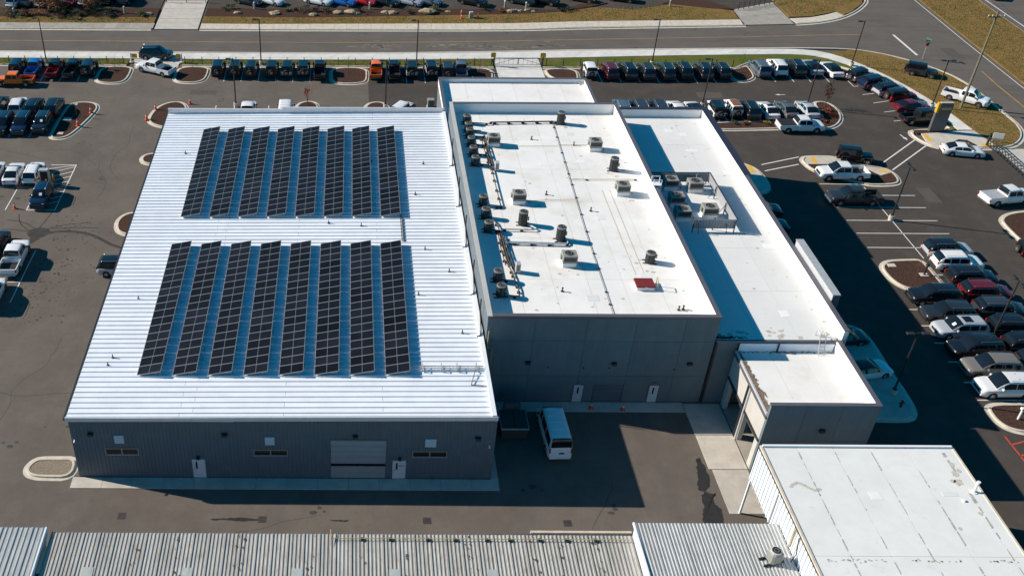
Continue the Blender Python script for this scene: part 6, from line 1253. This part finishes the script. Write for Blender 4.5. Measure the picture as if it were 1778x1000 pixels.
def shrub(label, x, y, r_, h, m, n=170, z=.1):
    r = thing('shrub', label, 'shrub', (x, y, z), random.uniform(0, 6), 'shrubs'); MB().cyl((0,0,0),(0,0,h*.5),.04,.02,6).obj('stem', 'bark', r); leaves(n, r_, h*.4, h*.5, .085, 8).obj('foliage', m, r)
IS = [(50.3,119.5,'leaf_green'),(51.6,119.3,'leaf_rust'),(54.4,119.4,'leaf_yellow'),(56.0,119.4,'leaf_yellow'),(64.1,123.2,'leaf_red'),(63.7,121.4,'leaf_red'),(62.3,119.9,'leaf_red'),(64.4,121.9,'leaf_rust'),(63.2,122.6,'leaf_red')]
CN = dict(leaf_green='green', leaf_rust='rust-brown', leaf_yellow='yellow', leaf_red='red', leaf_dark='dark green')
for i, (x, y, m) in enumerate(IS): shrub('small %s shrub, %s from the left in the shrub island' % (CN[m], ORD[i]), x, y, .42, .5, m)
FS = [(-55.3,156.6,1.0,'leaf_green'),(-53.2,156.9,.8,'leaf_dark'),(-52.1,157.2,.8,'leaf_rust'),(-50.2,156.9,1.0,'leaf_rust'),(-46.2,157.6,1.0,'leaf_dark'),(-44.6,157.2,.9,'leaf_dark'),(-42.6,157.5,.9,'leaf_dark'),(-40.6,157.2,1.0,'leaf_green'),(-38.8,157,1.1,'leaf_dark'),(-34,157.4,.7,'leaf_green'),(-20,160.3,.8,'leaf_green')]
for i, (x, y, s, m) in enumerate(FS): shrub('%s shrub in the far bed, %s from the left' % (CN[m], ORD[i]), x, y, s*1.1, s*1.1, m, 700)
FS = [(-10.1,159.4,.7,'leaf_green'),(-9.0,159.6,.6,'leaf_rust'),(-7.2,159.4,1.2,'leaf_dark'),(-5.6,159.2,.9,'leaf_dark'),(-3.6,159,1.2,'leaf_dark'),(1.6,159.2,.9,'leaf_dark'),(9.4,159,.9,'leaf_dark'),(14,160,.8,'leaf_green'),(22.0,160.4,.9,'leaf_green'),(24.6,159.6,.6,'leaf_red'),(34.5,160.1,.8,'leaf_dark'),(36,160.4,.9,'leaf_dark')]
for i, (x, y, s, m) in enumerate(FS): shrub('%s shrub right of the far driveway, %s from the left' % (CN[m], ORD[i]), x, y, s*.8, s, m, 330)
def rock(label, x, y, s, z=.08):
    q = MB(); n, k = 9, 5; vs = []
    for j in range(k+1):
        for i in range(n):
            a = 2*pi*i/n; f = sin(pi*(.12+.80*j/k)); rr = s*f*random.uniform(.75, 1.15); vs.append((rr*cos(a)*1.25, rr*sin(a)*.8, s*.75*(1-cos(pi*j/k*.92))*.5-.05+random.uniform(-.04, .04)))
    fs = [(j*n+i,j*n+(i+1) % n,(j+1)*n+(i+1) % n,(j+1)*n+i) for j in range(k) for i in range(n)]+[tuple(range(k*n,(k+1)*n))]
    q.add(vs, fs); o = q.obj('boulder', 'rock', None, None, (x, y, z)); tag(o, label, 'boulder', 'landscape boulders')
RK = [(-29.0-3.6,157.6,.6),(-33.6,157.7,.5),(-18.3,158.2,.6),(-12.3,158.0,.75),(-11.9,158.9,.5),(-6.0,157.5,.65),(-2.0,158.5,.8),(.1,158.5,.95),(1.0,158.2,.6),(5.8,158.7,.7),(6.9,158.6,.75)]
for i, (x, y, s) in enumerate(RK): rock('tan boulder in the far bed, %s from the left' % ORD[i], x, y, s)
RK = [(12.6,158.8,1.15),(16.0,159.4,.4),(26.2,159.6,.7),(26.9,159.9,.6),(27.7,159.8,.5),(29.0,160.1,.5),(30.0,159.8,.4)]
for i, (x, y, s) in enumerate(RK): rock('tan boulder right of the lamp in the far bed, %s from the left' % ORD[i], x, y, s)
rock('pale boulder beside the pylon sign', 77.3, 117.75, .45, .1)
